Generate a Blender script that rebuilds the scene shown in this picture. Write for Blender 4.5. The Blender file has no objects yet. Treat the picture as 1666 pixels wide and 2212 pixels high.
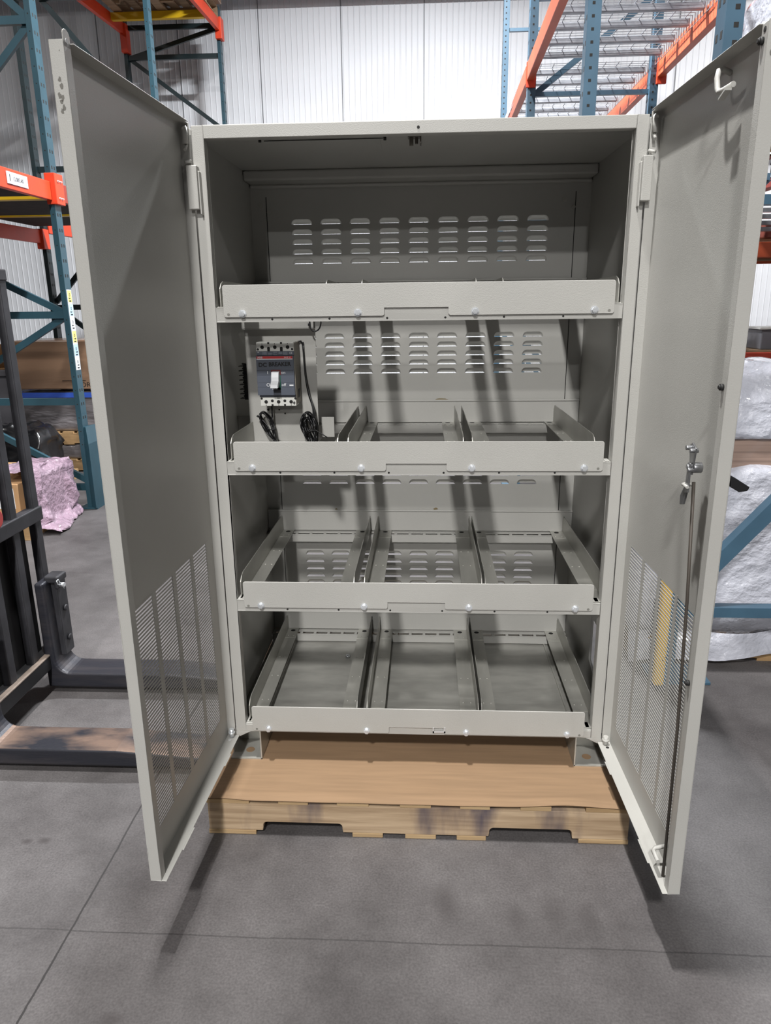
import bpy, math, random
from math import sin, cos, pi, radians, sqrt
from mathutils import Vector as V, Matrix, noise
random.seed(7)
SC = bpy.context.scene
COL = SC.collection
ORG = {}            # world origin of every object we make

# ------------------------------------------------------------------ materials
def lin(c):
    c /= 255.0
    return c / 12.92 if c <= .04045 else ((c + .055) / 1.055) ** 2.4
def rgb(r, g, b): return (lin(r), lin(g), lin(b), 1)

def mat(name, col, rough=.5, metal=0., var=.0, vscale=8., stretch=(1, 1, 1), bump=0., bscale=60., col2=None, spec=.5, coat=0.,
        thr=(.35, .65), detail=6., alpha=1., trans=0., bdist=.004, bdetail=4):
    m = bpy.data.materials.new(name); m.use_nodes = True
    nt = m.node_tree; N = nt.nodes; L = nt.links
    b = N['Principled BSDF']
    b.inputs['Base Color'].default_value = col
    b.inputs['Roughness'].default_value = rough
    b.inputs['Metallic'].default_value = metal
    b.inputs['Specular IOR Level'].default_value = spec
    b.inputs['Coat Weight'].default_value = coat
    b.inputs['Alpha'].default_value = alpha
    b.inputs['Transmission Weight'].default_value = trans
    tc = N.new('ShaderNodeTexCoord')
    mp = N.new('ShaderNodeMapping'); mp.inputs['Scale'].default_value = stretch
    L.new(tc.outputs['Object'], mp.inputs['Vector'])
    if var or col2:
        n = N.new('ShaderNodeTexNoise'); n.inputs['Scale'].default_value = vscale; n.inputs['Detail'].default_value = detail
        L.new(mp.outputs[0], n.inputs['Vector'])
        r = N.new('ShaderNodeValToRGB')
        r.color_ramp.elements[0].position = thr[0]; r.color_ramp.elements[1].position = thr[1]
        if col2: a, c = col, col2
        else:
            a = tuple(x * (1 - var) for x in col[:3]) + (1,); c = tuple(min(1, x * (1 + var)) for x in col[:3]) + (1,)
        r.color_ramp.elements[0].color = a; r.color_ramp.elements[1].color = c
        L.new(n.outputs['Fac'], r.inputs['Fac']); L.new(r.outputs['Color'], b.inputs['Base Color'])
    if bump:
        n2 = N.new('ShaderNodeTexNoise'); n2.inputs['Scale'].default_value = bscale; n2.inputs['Detail'].default_value = bdetail
        L.new(mp.outputs[0], n2.inputs['Vector'])
        bp = N.new('ShaderNodeBump'); bp.inputs['Strength'].default_value = bump; bp.inputs['Distance'].default_value = bdist
        L.new(n2.outputs['Fac'], bp.inputs['Height']); L.new(bp.outputs[0], b.inputs['Normal'])
    return m

PAINT = mat('cabinet_paint', rgb(173, 172, 167), .42, 0, .035, 3.5, bump=.12, bscale=420)
STEEL = mat('bare_steel', rgb(176, 175, 168), .34, .3, .14, 14, (1, .25, 1), bump=.05, bscale=200)
TRAYM = mat('floor_plate_steel', rgb(160, 159, 153), .34, .15, .16, 7, (1, 2.5, 1), bump=.06, bscale=60)
ZINC = mat('zinc_bolt', rgb(214, 217, 220), .25, .55, .06, 40)
DARKHOLE = mat('hole_shadow', rgb(30, 29, 28), .8)
BLACKP = mat('black_plastic', rgb(22, 22, 24), .42)
BLACKR = mat('black_rubber', rgb(28, 28, 28), .6)
CABLE = mat('black_cable', rgb(20, 20, 21), .35)
WHITEP = mat('white_plastic', rgb(214, 214, 208), .4)
CARDB = mat('cardboard', rgb(140, 114, 87), .85, 0, .07, 5, (1, 14, 14), bump=.1, bscale=40)
CARDB2 = mat('cardboard_box', rgb(176, 138, 98), .8, 0, .08, 4, bump=.05)
CARDD = mat('brown_carton_wrapped', rgb(140, 112, 90), .35, 0, .14, 3, (.4, .4, 3), bump=.15, bscale=20, coat=.3)
FLOORM = None
WALLM = None
BLUEP = mat('rack_blue_paint', rgb(62, 92, 112), .4, 0, .1, 6, bump=.04)
TEALP = mat('rack_teal_paint', rgb(40, 72, 84), .42, 0, .1, 6, bump=.04)
DTEAL = mat('rack_teal_paint_shaded', rgb(22, 38, 42), .45, 0, .1, 6)  # rack teal darkened: shade on rear posts and braces put into the colour
ORANGE = mat('beam_orange_paint', rgb(220, 68, 34), .45, 0, .07, 6)
ORANGE2 = mat('beam_faded_orange_paint', rgb(206, 96, 62), .45, 0, .08, 6)
REDP = mat('beam_red_paint', rgb(150, 52, 38), .45, 0, .07, 6)
YELLOW = mat('yellow_paint', rgb(228, 186, 30), .45, 0, .06, 6)
GUARDY = mat('column_guard_yellow', rgb(225, 180, 70), .45, 0, .06, 6)
GALV = mat('galvanised_channel', rgb(158, 160, 166), .35, .5, .12, 18)
FORKM = mat('forklift_black_paint', rgb(48, 48, 52), .5, .1, .25, 12, bump=.1, bscale=50)
FORKD = mat('forklift_dark_frame', rgb(26, 26, 28), .55, 0, .2, 10)
LEDGE = mat('forklift_worn_ledge', rgb(118, 106, 96), .6, .2, .2, 20)
FORKW = mat('worn_fork_steel', rgb(44, 45, 52), .45, .35, col2=rgb(122, 102, 90), vscale=5, stretch=(.9, 2, 2), thr=(.40, .60), bump=.25, bscale=45, detail=9)
FORKB = mat('dark_fork_steel', rgb(44, 45, 52), .42, .3, col2=rgb(70, 66, 68), vscale=5, stretch=(.6, 4, 4), thr=(.45, .8), bump=.15, bscale=60)
BOARD = mat('dark_deck_boards', rgb(42, 33, 28), .85, 0, .25, 9)
WRAPW = mat('white_stretch_wrap', rgb(194, 196, 206), .16, 0, .12, 6, (1, 1, 1.3), bump=1, bscale=11, coat=.8, bdist=.03, bdetail=8)
WRAPB = mat('wrapped_brown_sheets', rgb(150, 128, 116), .3, 0, .2, 3, (.2, .2, 26), bump=.25, bscale=12, coat=.4)
WRAPG = mat('clear_wrap_over_grey', rgb(118, 114, 116), .25, 0, .25, 5, (.5, .5, 2), bump=.8, bscale=14, coat=.6, bdist=.015)
PINK = mat('pink_bubble_wrap', rgb(160, 136, 152), .13, 0, .15, 9, bump=1.0, bscale=30, coat=.8, bdist=.02, bdetail=7)
GREYBIN = mat('grey_bin_plastic', rgb(112, 112, 118), .5, 0, .05)
LABELW = mat('label_white', rgb(222, 224, 228), .5)
LABELY = mat('label_yellow', rgb(222, 212, 130), .5)
LABELB = mat('label_blue', rgb(178, 208, 228), .5)
INK = mat('label_ink', rgb(14, 14, 16), .6)
MARKER = mat('chalk_white', rgb(190, 190, 190), .8)
BREAKB = mat('breaker_slate_plastic', rgb(84, 90, 102), .45)
BREAKS = mat('breaker_side_plastic', rgb(140, 134, 122), .5)
BREAKN = mat('breaker_navy_edge', rgb(30, 34, 44), .5)
REDL = mat('red_label', rgb(196, 40, 42), .45)
DRED = mat('dark_red_plastic', rgb(110, 26, 24), .5)
GREENP = mat('green_plastic', rgb(20, 96, 74), .5)
TOGGLE = mat('toggle_grey_plastic', rgb(200, 202, 204), .4)
WHITEM = mat('white_marking', rgb(230, 232, 234), .5)
BLUEBAND = mat('blue_film_band', rgb(56, 92, 190), .35, coat=.4)
REDKNOB = mat('red_plastic', rgb(168, 62, 60), .5)
BAGM = mat('black_bag_film', rgb(22, 22, 24), .28, 0, bump=.8, bscale=9, coat=.4)

def wood(name, c1, c2, stains=False, axis=(1, 9, 9)):
    m = mat(name, c1, .8, 0, col2=c2, vscale=3, stretch=axis, thr=(.3, .7), bump=.15, bscale=25)
    if stains:
        nt = m.node_tree; N = nt.nodes; L = nt.links; b = N['Principled BSDF']
        src = b.inputs['Base Color'].links[0].from_socket
        tc = [n for n in N if n.type == 'TEX_COORD'][0]
        mp = N.new('ShaderNodeMapping'); mp.inputs['Scale'].default_value = (5, 1, 1.3)
        L.new(tc.outputs['Object'], mp.inputs['Vector'])
        n = N.new('ShaderNodeTexNoise'); n.inputs['Scale'].default_value = 1.35; n.inputs['Detail'].default_value = 5
        L.new(mp.outputs[0], n.inputs['Vector'])
        r = N.new('ShaderNodeValToRGB'); r.color_ramp.elements[0].position = .53; r.color_ramp.elements[1].position = .72
        L.new(n.outputs['Fac'], r.inputs['Fac'])
        mx = N.new('ShaderNodeMix'); mx.data_type = 'RGBA'
        L.new(r.outputs['Color'], mx.inputs['Factor']); L.new(src, mx.inputs['A'])
        mx.inputs['B'].default_value = rgb(66, 62, 78)
        L.new(mx.outputs['Result'], b.inputs['Base Color'])
    return m
WOODP = wood('pallet_pine', rgb(150, 122, 86), rgb(186, 160, 122), False, (1.2, 9, 14))
WOODS = wood('stained_pallet_stringer', rgb(148, 124, 96), rgb(194, 170, 140), True, (1.1, 9, 22))
WOODO = wood('old_pallet_wood', rgb(140, 112, 78), rgb(184, 150, 106))
WOODD = wood('shelf_pallet_wood', rgb(128, 104, 80), rgb(168, 140, 110))

def concrete():
    m = bpy.data.materials.new('polished_concrete'); m.use_nodes = True
    nt = m.node_tree; N = nt.nodes; L = nt.links; b = N['Principled BSDF']
    geo = N.new('ShaderNodeNewGeometry')
    n1 = N.new('ShaderNodeTexNoise'); n1.inputs['Scale'].default_value = 1.6; n1.inputs['Detail'].default_value = 9; n1.inputs['Roughness'].default_value = .68
    n2 = N.new('ShaderNodeTexNoise'); n2.inputs['Scale'].default_value = 170; n2.inputs['Detail'].default_value = 3
    for n in (n1, n2): L.new(geo.outputs['Position'], n.inputs['Vector'])
    r1 = N.new('ShaderNodeValToRGB'); r1.color_ramp.elements[0].position = .36; r1.color_ramp.elements[1].position = .66
    r1.color_ramp.elements[0].color = rgb(70, 67, 67); r1.color_ramp.elements[1].color = rgb(102, 99, 99)
    L.new(n1.outputs['Fac'], r1.inputs['Fac'])
    r2 = N.new('ShaderNodeValToRGB'); r2.color_ramp.elements[0].position = .3; r2.color_ramp.elements[1].position = .72
    r2.color_ramp.elements[0].color = (.78, .78, .78, 1); r2.color_ramp.elements[1].color = (1.18, 1.18, 1.18, 1)
    L.new(n2.outputs['Fac'], r2.inputs['Fac'])
    mul = N.new('ShaderNodeMix'); mul.data_type = 'RGBA'; mul.blend_type = 'MULTIPLY'; mul.inputs['Factor'].default_value = 1
    L.new(r1.outputs['Color'], mul.inputs['A']); L.new(r2.outputs['Color'], mul.inputs['B'])
    sx = N.new('ShaderNodeSeparateXYZ'); L.new(geo.outputs['Position'], sx.inputs[0])
    def M(op, a, bb):
        k = N.new('ShaderNodeMath'); k.operation = op
        for i, s in enumerate((a, bb)):
            if hasattr(s, 'links') or hasattr(s, 'is_linked'): L.new(s, k.inputs[i])
            else: k.inputs[i].default_value = s
        return k.outputs[0]
    wob = M('MULTIPLY', M('SUBTRACT', n1.outputs['Fac'], .5), .03)
    def line(axis, pos, w):
        d = M('ABSOLUTE', M('SUBTRACT', M('ADD', sx.outputs[axis], wob), pos), 0)
        return M('LESS_THAN', d, w)
    k = M('MULTIPLY', line(0, -.863, .0028), .95)
    k = M('MAXIMUM', k, M('MULTIPLY', line(1, -.55, .0022), .5))
    k = M('MAXIMUM', k, M('MULTIPLY', line(1, 1.95, .003), .35))
    jm = N.new('ShaderNodeMix'); jm.data_type = 'RGBA'; L.new(k, jm.inputs['Factor'])
    L.new(mul.outputs['Result'], jm.inputs['A']); jm.inputs['B'].default_value = rgb(46, 44, 44)
    # oily smudges with a shape of their own
    last = jm.outputs['Result']
    for (x, y, rx, ry, s) in ((.085, -.42, .035, .07, .55), (.36, -.43, .035, .06, .4), (.26, -.47, .025, .05, .4), (.44, -.45, .03, .05, .35), (.52, -.47, .03, .05, .3),
                              (-1.09, -.24, .02, .014, .9), (-1.14, -.245, .016, .012, .9), (-.66, -.78, .03, .02, .7)):
        dx = M('DIVIDE', M('ADD', M('SUBTRACT', sx.outputs[0], x), wob), rx); dy = M('DIVIDE', M('ADD', M('SUBTRACT', sx.outputs[1], y), wob), ry)
        d = M('SQRT', M('ADD', M('MULTIPLY', dx, dx), M('MULTIPLY', dy, dy)), 0)
        mr = N.new('ShaderNodeMapRange'); L.new(d, mr.inputs['Value'])
        mr.inputs['From Min'].default_value = .3; mr.inputs['From Max'].default_value = 1.3; mr.inputs['To Min'].default_value = s; mr.inputs['To Max'].default_value = 0
        mm = N.new('ShaderNodeMix'); mm.data_type = 'RGBA'; L.new(mr.outputs[0], mm.inputs['Factor']); L.new(last, mm.inputs['A']); mm.inputs['B'].default_value = rgb(62, 58, 58)
        last = mm.outputs['Result']
    L.new(last, b.inputs['Base Color'])
    b.inputs['Roughness'].default_value = .55; b.inputs['Specular IOR Level'].default_value = .35
    bp = N.new('ShaderNodeBump'); bp.inputs['Strength'].default_value = .05; bp.inputs['Distance'].default_value = .001
    L.new(n2.outputs['Fac'], bp.inputs['Height']); L.new(bp.outputs[0], b.inputs['Normal'])
    return m
FLOORM = concrete()
WALLM = mat('white_wall_panel', rgb(226, 228, 232), .5, 0, .02, 1.2)
SEAM = mat('panel_seam', rgb(120, 122, 126), .6)

# ------------------------------------------------------------------ mesh builder
class MB:
    def __init__(s): s.v = []; s.f = []; s.m = []; s.s = []
    def add(s, vs, fs, m=0, smooth=False):
        o = len(s.v); s.v += [V(p) for p in vs]
        for f in fs: s.f.append([i + o for i in f]); s.m.append(m); s.s.append(smooth)
        return s
    def box(s, x0, x1, y0, y1, z0, z1, m=0):
        x0, x1 = min(x0, x1), max(x0, x1); y0, y1 = min(y0, y1), max(y0, y1); z0, z1 = min(z0, z1), max(z0, z1)
        return s.add([(x0, y0, z0), (x1, y0, z0), (x1, y1, z0), (x0, y1, z0), (x0, y0, z1), (x1, y0, z1), (x1, y1, z1), (x0, y1, z1)],
                     [(3, 2, 1, 0), (4, 5, 6, 7), (0, 1, 5, 4), (1, 2, 6, 5), (2, 3, 7, 6), (3, 0, 4, 7)], m)
    def bar(s, p, q, w, h, up=(0, 0, 1), m=0):
        p, q = V(p), V(q); d = (q - p).normalized(); up = V(up)
        if abs(d.dot(up)) > .99: up = V((0, 1, 0))
        a = d.cross(up).normalized(); b = a.cross(d).normalized()
        vs = []
        for c in (p, q):
            for i, j in ((-1, -1), (1, -1), (1, 1), (-1, 1)): vs.append(c + a * (i * w / 2) + b * (j * h / 2))
        return s.add(vs, [(3, 2, 1, 0), (4, 5, 6, 7), (0, 1, 5, 4), (1, 2, 6, 5), (2, 3, 7, 6), (3, 0, 4, 7)], m)
    def tube(s, pts, r, n=8, m=0):
        pts = [V(p) for p in pts]; k = len(pts); vs = []
        d0 = (pts[1] - pts[0]).normalized(); ref = V((0, 0, 1)) if abs(d0.z) < .9 else V((1, 0, 0)); a = d0.cross(ref).normalized()
        for i, p in enumerate(pts):
            d = (pts[min(i + 1, k - 1)] - pts[max(i - 1, 0)]).normalized()
            a = (a - d * a.dot(d)).normalized(); b = d.cross(a)
            for j in range(n): t = 2 * pi * j / n; vs.append(p + (a * cos(t) + b * sin(t)) * r)
        fs = [(i * n + j, i * n + (j + 1) % n, (i + 1) * n + (j + 1) % n, (i + 1) * n + j) for i in range(k - 1) for j in range(n)]
        s.add(vs, fs, m, True)
        s.add(vs[:n], [tuple(range(n))[::-1]], m); s.add(vs[-n:], [tuple(range(n))], m)
        return s
    def cyl(s, p, q, r, n=14, m=0, r2=None):
        p, q = V(p), V(q); d = (q - p).normalized(); ref = V((0, 0, 1)) if abs(d.z) < .9 else V((1, 0, 0))
        a = d.cross(ref).normalized(); b = d.cross(a); r2 = r if r2 is None else r2
        vs = [p + (a * cos(2 * pi * j / n) + b * sin(2 * pi * j / n)) * r for j in range(n)] + [q + (a * cos(2 * pi * j / n) + b * sin(2 * pi * j / n)) * r2 for j in range(n)]
        sm = n > 8
        s.add(vs, [(j, (j + 1) % n, n + (j + 1) % n, n + j) for j in range(n)], m, sm)
        s.add(vs[:n], [tuple(range(n))[::-1]], m); s.add(vs[n:], [tuple(range(n))], m)
        return s
    def prism(s, poly, d, m=0):
        poly = [V(p) for p in poly]; d = V(d); n = len(poly)
        return s.add(poly + [p + d for p in poly], [tuple(range(n))[::-1], tuple(range(n, 2 * n))] + [(i, (i + 1) % n, n + (i + 1) % n, n + i) for i in range(n)], m)
    def quad(s, a, b, c, d, m=0): return s.add([a, b, c, d], [(0, 1, 2, 3)], m)
    def grid(s, fn, nu, nv, m=0, smooth=True):
        vs = [fn(i / nu, j / nv) for j in range(nv + 1) for i in range(nu + 1)]
        fs = [(j * (nu + 1) + i, j * (nu + 1) + i + 1, (j + 1) * (nu + 1) + i + 1, (j + 1) * (nu + 1) + i) for j in range(nv) for i in range(nu)]
        return s.add(vs, fs, m, smooth)

def link(o, parent=None, org=None):
    COL.objects.link(o)
    if parent is not None: o.parent = parent; o.location = V(org) - ORG[parent]
    else: o.location = org
    ORG[o] = V(org)
    return o
def build(name, mb, mats, parent=None, org=None, bevel=0, seg=2, label=None, flip=True):
    if not isinstance(mats, (list, tuple)): mats = [mats]
    if org is None: org = ORG[parent] if parent is not None else V((0, 0, 0))
    org = V(org)
    me = bpy.data.meshes.new(name)
    me.from_pydata([p - org for p in mb.v], [], mb.f); me.update()
    for k in mats: me.materials.append(k)
    me.polygons.foreach_set('material_index', mb.m); me.polygons.foreach_set('use_smooth', mb.s)
    import bmesh
    b = bmesh.new(); b.from_mesh(me); bmesh.ops.remove_doubles(b, verts=b.verts, dist=1e-6); bmesh.ops.recalc_face_normals(b, faces=b.faces); b.to_mesh(me); b.free()
    o = bpy.data.objects.new(name, me); link(o, parent, org)
    if bevel:
        bv = o.modifiers.new('bevel', 'BEVEL'); bv.width = bevel; bv.segments = seg; bv.limit_method = 'ANGLE'; bv.angle_limit = radians(50)
    if label: o['label'] = label
    return o
def tag(o, label, cat, group=None, kind=None):
    o['label'] = label; o['category'] = cat
    if group: o['group'] = group
    if kind: o['kind'] = kind
    return o
def thing(name, label, cat, org, group=None):
    o = bpy.data.objects.new(name, None); o.empty_display_size = .05
    link(o, None, org); return tag(o, label, cat, group)
def structure(o, label=None):
    o['kind'] = 'structure'
    if label: o['label'] = label
    return o
def text(name, body, size, org, xd, yd, material, parent, sx=1., align='LEFT', depth=.0004, bold=0.):
    cu = bpy.data.curves.new('t', 'FONT'); cu.body = body; cu.size = size; cu.align_x = align; cu.align_y = 'CENTER'; cu.resolution_u = 3; cu.offset = bold
    t = bpy.data.objects.new('t', cu); COL.objects.link(t); dg = bpy.context.evaluated_depsgraph_get()
    me = bpy.data.meshes.new_from_object(t.evaluated_get(dg)); bpy.data.objects.remove(t); bpy.data.curves.remove(cu)
    xd, yd = V(xd).normalized(), V(yd).normalized(); nd = xd.cross(yd); base = V(org) - ORG[parent]
    for v in me.vertices: v.co = base + xd * (v.co.x * sx) + yd * v.co.y + nd * depth
    me.materials.clear(); me.materials.append(material); me.name = name
    o = bpy.data.objects.new(name, me); link(o, parent, ORG[parent]); return o

# ------------------------------------------------------------------ camera
cam = bpy.data.cameras.new('camera'); co = bpy.data.objects.new('camera', cam); COL.objects.link(co)
co.location = (.0242, -1.9768, 1.5079); co.rotation_euler = (1.2914, .0115, .0528)
cam.sensor_fit = 'VERTICAL'; cam.sensor_height = 36; cam.lens = 1575.65 / 2212 * 36; cam.clip_start = .05; cam.clip_end = 100
SC.camera = co

# ------------------------------------------------------------------ the setting
fl = MB(); fl.box(-9, 9, -21, 9, -.1, 0)
structure(build('floor', fl, FLOORM), 'grey polished concrete warehouse floor with saw cut joints')
YW = 8.3
w = MB(); xs = []
x = -9.0; prof = []
while x < 9:
    prof += [(x, 0), (x + .055, 0.0), (x + .06, -.006), (x + .066, -.006), (x + .071, 0)]
    x += .0714
zs = (0, 9)
vs = [(px, YW + py, z) for z in zs for (px, py) in prof]; n = len(prof)
w.add(vs, [(i, i + 1, n + i + 1, n + i) for i in range(n - 1)])
for k in range(-8, 9):
    sx_ = -.005 + k * 1.028
    w.box(sx_ - .005, sx_ + .005, YW - .0085, YW + .002, 0, 9, 1)
w.box(-9, 9, YW + .01, YW + .2, 0, 9)
structure(build('wall_back', w, [WALLM, SEAM]), 'white ribbed metal panel wall at the back of the warehouse')

# ------------------------------------------------------------------ the cabinet
CAB = thing('battery_cabinet', 'large empty light grey steel battery cabinet with both louvred doors open, standing on a pallet', 'cabinet', (0, .35, .125))
XW, XP, XI = .586, .561, .531      # outer side, post outside, opening
ZT, ZB = 1.906, .2505
YB = .70
b = MB()
for s in (-1, 1):
    # side sheet; the right one has an open cut-out low at the front, the left one is closed by a plate
    x0, x1 = s * .578, s * XW
    if s < 0:
        b.box(x0, x1, .03, YB + .004, .225, 1.934)
    else:
        b.box(x0, x1, .285, YB + .004, .225, 1.934); b.box(x0, x1, .03, .285, .50, 1.934); b.box(x0, x1, .03, .285, .225, .318)
        b.prism([(x0, .285, .318), (x0, .285, .345), (x0, .20, .318)], (x1 - x0, 0, 0)); b.box(x0, x1, .03, .10, .318, .50)
    b.box(s * XP, x1, .028, .034, .225, 1.934)
b.box(-XW, XW, .0298, YB + .004, 1.930, 1.936)             # top sheet
b.box(-.40, -.10, .16, .29, 1.9285, 1.9295)             # knock-out plate under the top
build('body', b, PAINT, CAB, bevel=.0015)
b = MB(); b.box(-.41, -.09, .155, .157, 1.927, 1.9285, 0)
b.cyl((-.42, .15, 1.93), (-.42, .15, 1.924), .004); b.cyl((-.085, .15, 1.93), (-.085, .15, 1.922), .004)
build('knockout_seam', b, DARKHOLE, CAB)
b = MB(); b.box(-.58, .58, .02, .69, .214, .219); 
build('bottom_plate', b, TRAYM, CAB)
# rear ledge under the roof
b = MB(); b.box(-.577, .577, .60, .70, 1.898, 1.930); b.box(-.577, .577, .685, .70, 1.886, 1.9)
build('top_rear_rail', b, PAINT, CAB, bevel=.008, seg=3)
# front frame
b = MB()
for s in (-1, 1):
    b.box(s * XI, s * XP, 0, .03, .225, 1.936); b.box(s * XI, s * (XI + .003), .0, .032, .225, 1.936)
b.box(-XI, XI, 0, .03, ZT, 1.936)
b.box(-XI, XI, 0, .03, .225, ZB)
for s in (-1, 1): b.prism([(s * XP, 0, .225), (s * (XP - .045), 0, .225), (s * (XP + .012), 0, .196), (s * (XP + .016), 0, .205)], (0, .03, 0))
build('front_frame', b, PAINT, CAB, bevel=.003, seg=3)
b = MB(); b.cyl((.005, -.001, 1.92), (.005, .002, 1.92), .0035)
build('frame_hole', b, DARKHOLE, CAB)
# ceiling catch
b = MB(); b.box(-.022, .012, .045, .075, 1.908, 1.914); b.box(-.022, .012, .073, .076, 1.908, 1.931); b.box(.008, .012, .045, .075, 1.892, 1.93)
b.cyl((-.013, .05, 1.915), (-.013, .05, 1.888), .005, 8); b.cyl((.0, .055, 1.915), (.0, .055, 1.893), .004, 8)
build('door_catch', b, mat('dark_catch_steel', rgb(96, 92, 84), .4, .4), CAB)

# back panel with rows of pressed louvres
def dshape(cx, zb, w_, h, n=5):
    pts = [(cx - w_ / 2, zb), (cx + w_ / 2, zb)]; r = h * .92
    for k in range(n + 1): t = pi / 2 * k / n; pts.append((cx + w_ / 2 - r + r * cos(t), zb + h - r + r * sin(t)))
    for k in range(n + 1): t = pi / 2 + pi / 2 * k / n; pts.append((cx - w_ / 2 + r + r * cos(t), zb + h - r + r * sin(t)))
    return pts
def rayhit(poly, c, ang):
    d = (cos(ang), sin(ang)); best = None
    for i in range(len(poly)):
        p, q = poly[i], poly[(i + 1) % len(poly)]
        ex, ey = q[0] - p[0], q[1] - p[1]; den = d[0] * ey - d[1] * ex
        if abs(den) < 1e-12: continue
        t = ((p[0] - c[0]) * ey - (p[1] - c[1]) * ex) / den; u = ((p[0] - c[0]) * d[1] - (p[1] - c[1]) * d[0]) / den
        if t > 0 and -1e-6 <= u <= 1 + 1e-6 and (best is None or t < best): best = t
    return (c[0] + d[0] * best, c[1] + d[1] * best)
def holed(mbx, rect, poly, P):
    x0, x1, z0, z1 = rect; rp = [(x0, z0), (x1, z0), (x1, z1), (x0, z1)]
    cx = sum(p[0] for p in poly) / len(poly); cz = (min(p[1] for p in poly) + max(p[1] for p in poly)) / 2; c = (cx, cz)
    an = sorted(set(round(math.atan2(p[1] - cz, p[0] - cx), 6) for p in list(poly) + rp))
    A = [rayhit(poly, c, a) for a in an]; B = [rayhit(rp, c, a) for a in an]; n = len(an)
    mbx.add([P(*p) for p in A] + [P(*p) for p in B], [(i, n + i, n + (i + 1) % n, (i + 1) % n) for i in range(n)])
LX = [-.404 + .101 * k for k in range(9)]; LW, LH = .073, .0175
ROWS = []
for zs_ in ([1.771, 1.738, 1.706, 1.674, 1.642], [1.387, 1.3555, 1.324, 1.293, 1.262], [.972, .9415, .911, .8805, .850], [.565, .534, .504, .474, .444]): ROWS.append(zs_)
bp_ = MB(); hood = MB()
P = lambda px, pz: (px, YB, pz)
XL, XR = LX[0] - .0505, LX[-1] + .0505
bp_.quad(P(-.5855, .225), P(XL, .225), P(XL, 1.932), P(-.5855, 1.932)); bp_.quad(P(XR, .225), P(.5855, .225), P(.5855, 1.932), P(XR, 1.932))
zprev = .225
for rows in sorted(ROWS, key=lambda r: r[-1]):
    lo, hi = rows[-1] - .007, rows[0] + .0245
    bp_.quad(P(XL, zprev), P(XR, zprev), P(XR, lo), P(XL, lo)); zprev = hi
    rr = sorted(rows)
    for i, z in enumerate(rr):
        z0 = lo if i == 0 else (rr[i - 1] + LH + z) / 2; z1 = hi if i == len(rr) - 1 else (z + LH + rr[i + 1]) / 2
        for cx in LX:
            d = dshape(cx, z, LW, LH); holed(bp_, (cx - .0505, cx + .0505, z0, z1), d, P)
            arc = d[1:] + d[:1]
            l1 = [(px, YB, pz) for px, pz in arc]
            l2 = [(cx + (px - cx) * .93, YB + .007, z + (pz - z) * .85) for px, pz in arc]
            l3 = [(cx + (px - cx) * .86, YB + .0125, z + .0016 + (pz - z) * .45) for px, pz in arc]
            l4 = [(cx + (px - cx) * .84, YB + .0135, z + .0022) for px, pz in arc]
            k = len(arc); hood.add(l1 + l2 + l3 + l4, [(j * k + i, j * k + i + 1, (j + 1) * k + i + 1, (j + 1) * k + i) for j in range(3) for i in range(k - 1)], 0, True)
bp_.quad(P(XL, zprev), P(XR, zprev), P(XR, 1.932), P(XL, 1.932))
bp_.v += []; off = len(bp_.v); bp_.add(hood.v, hood.f, 0, True)
build('back_panel', bp_, PAINT, CAB)
for s in (-.524, .527):      # seams of the removable centre panel and its edge strips
    b = MB(); b.box(s - .0012, s + .0012, YB - .0015, YB + .001, .25, 1.86); build('panel_seam', b, DARKHOLE, CAB)
for s in (-.515, .52):
    b = MB(); b.cyl((s - .03, YB - .001, 1.835), (s - .03, YB - .004, 1.835), .009); b.cyl((s + .0, YB - .001, 1.81), (s + .0, YB - .012, 1.81), .006, 8)
    build('corner_fixing', b, STEEL, CAB)

RZ = [1.500, 1.0835, .667, .2535]     # shelf levels
RB = [1.4623, 1.0461, .6318, .2275]
# rear rails: an upright face and a slotted ledge
for z in RZ:
    b = MB(); b.box(-.577, .577, .688, .694, z + .002, z + .082); b.box(-.577, .577, .684, .69, z + .078, z + .084)
    b.box(-.577, .577, .640, .648, z - .004, z - .001); b.box(-.577, .577, .668, .69, z - .004, z - .001)
    xx = -.577
    while xx < .577: b.box(xx, min(xx + .011, .577), .648, .668, z - .004, z - .001); xx += .054
    b.box(-.577, .577, .640, .643, z - .03, z - .002)
    build('rear_rail', b, PAINT, CAB, bevel=.0008)
# front rails with their rows of screw holes
for k, (zt_, zb_) in enumerate(zip(RZ, RB)):
    b = MB(); b.box(-XI, XI, .0012, .004, zb_, zt_); b.box(-XI, XI, .0012, .045, zt_ - .003, zt_); b.box(-XI, XI, .0012, .045, zb_, zb_ + .003); b.box(-XI, XI, .043, .046, zb_, zt_)
    if k < 3:
        for j in range(6):
            hx = -.381 + .1523 * j; b.cyl((hx, .0008, zb_ + .007), (hx, .003, zb_ + .007), .0032, 12, 1)
    for s in (-1, 1):
        b.box(s * .516, s * .529, .010, .040, zt_, zt_ + .0025)
    build('shelf_rail', b, [PAINT, DARKHOLE], CAB, bevel=.0012)
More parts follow.
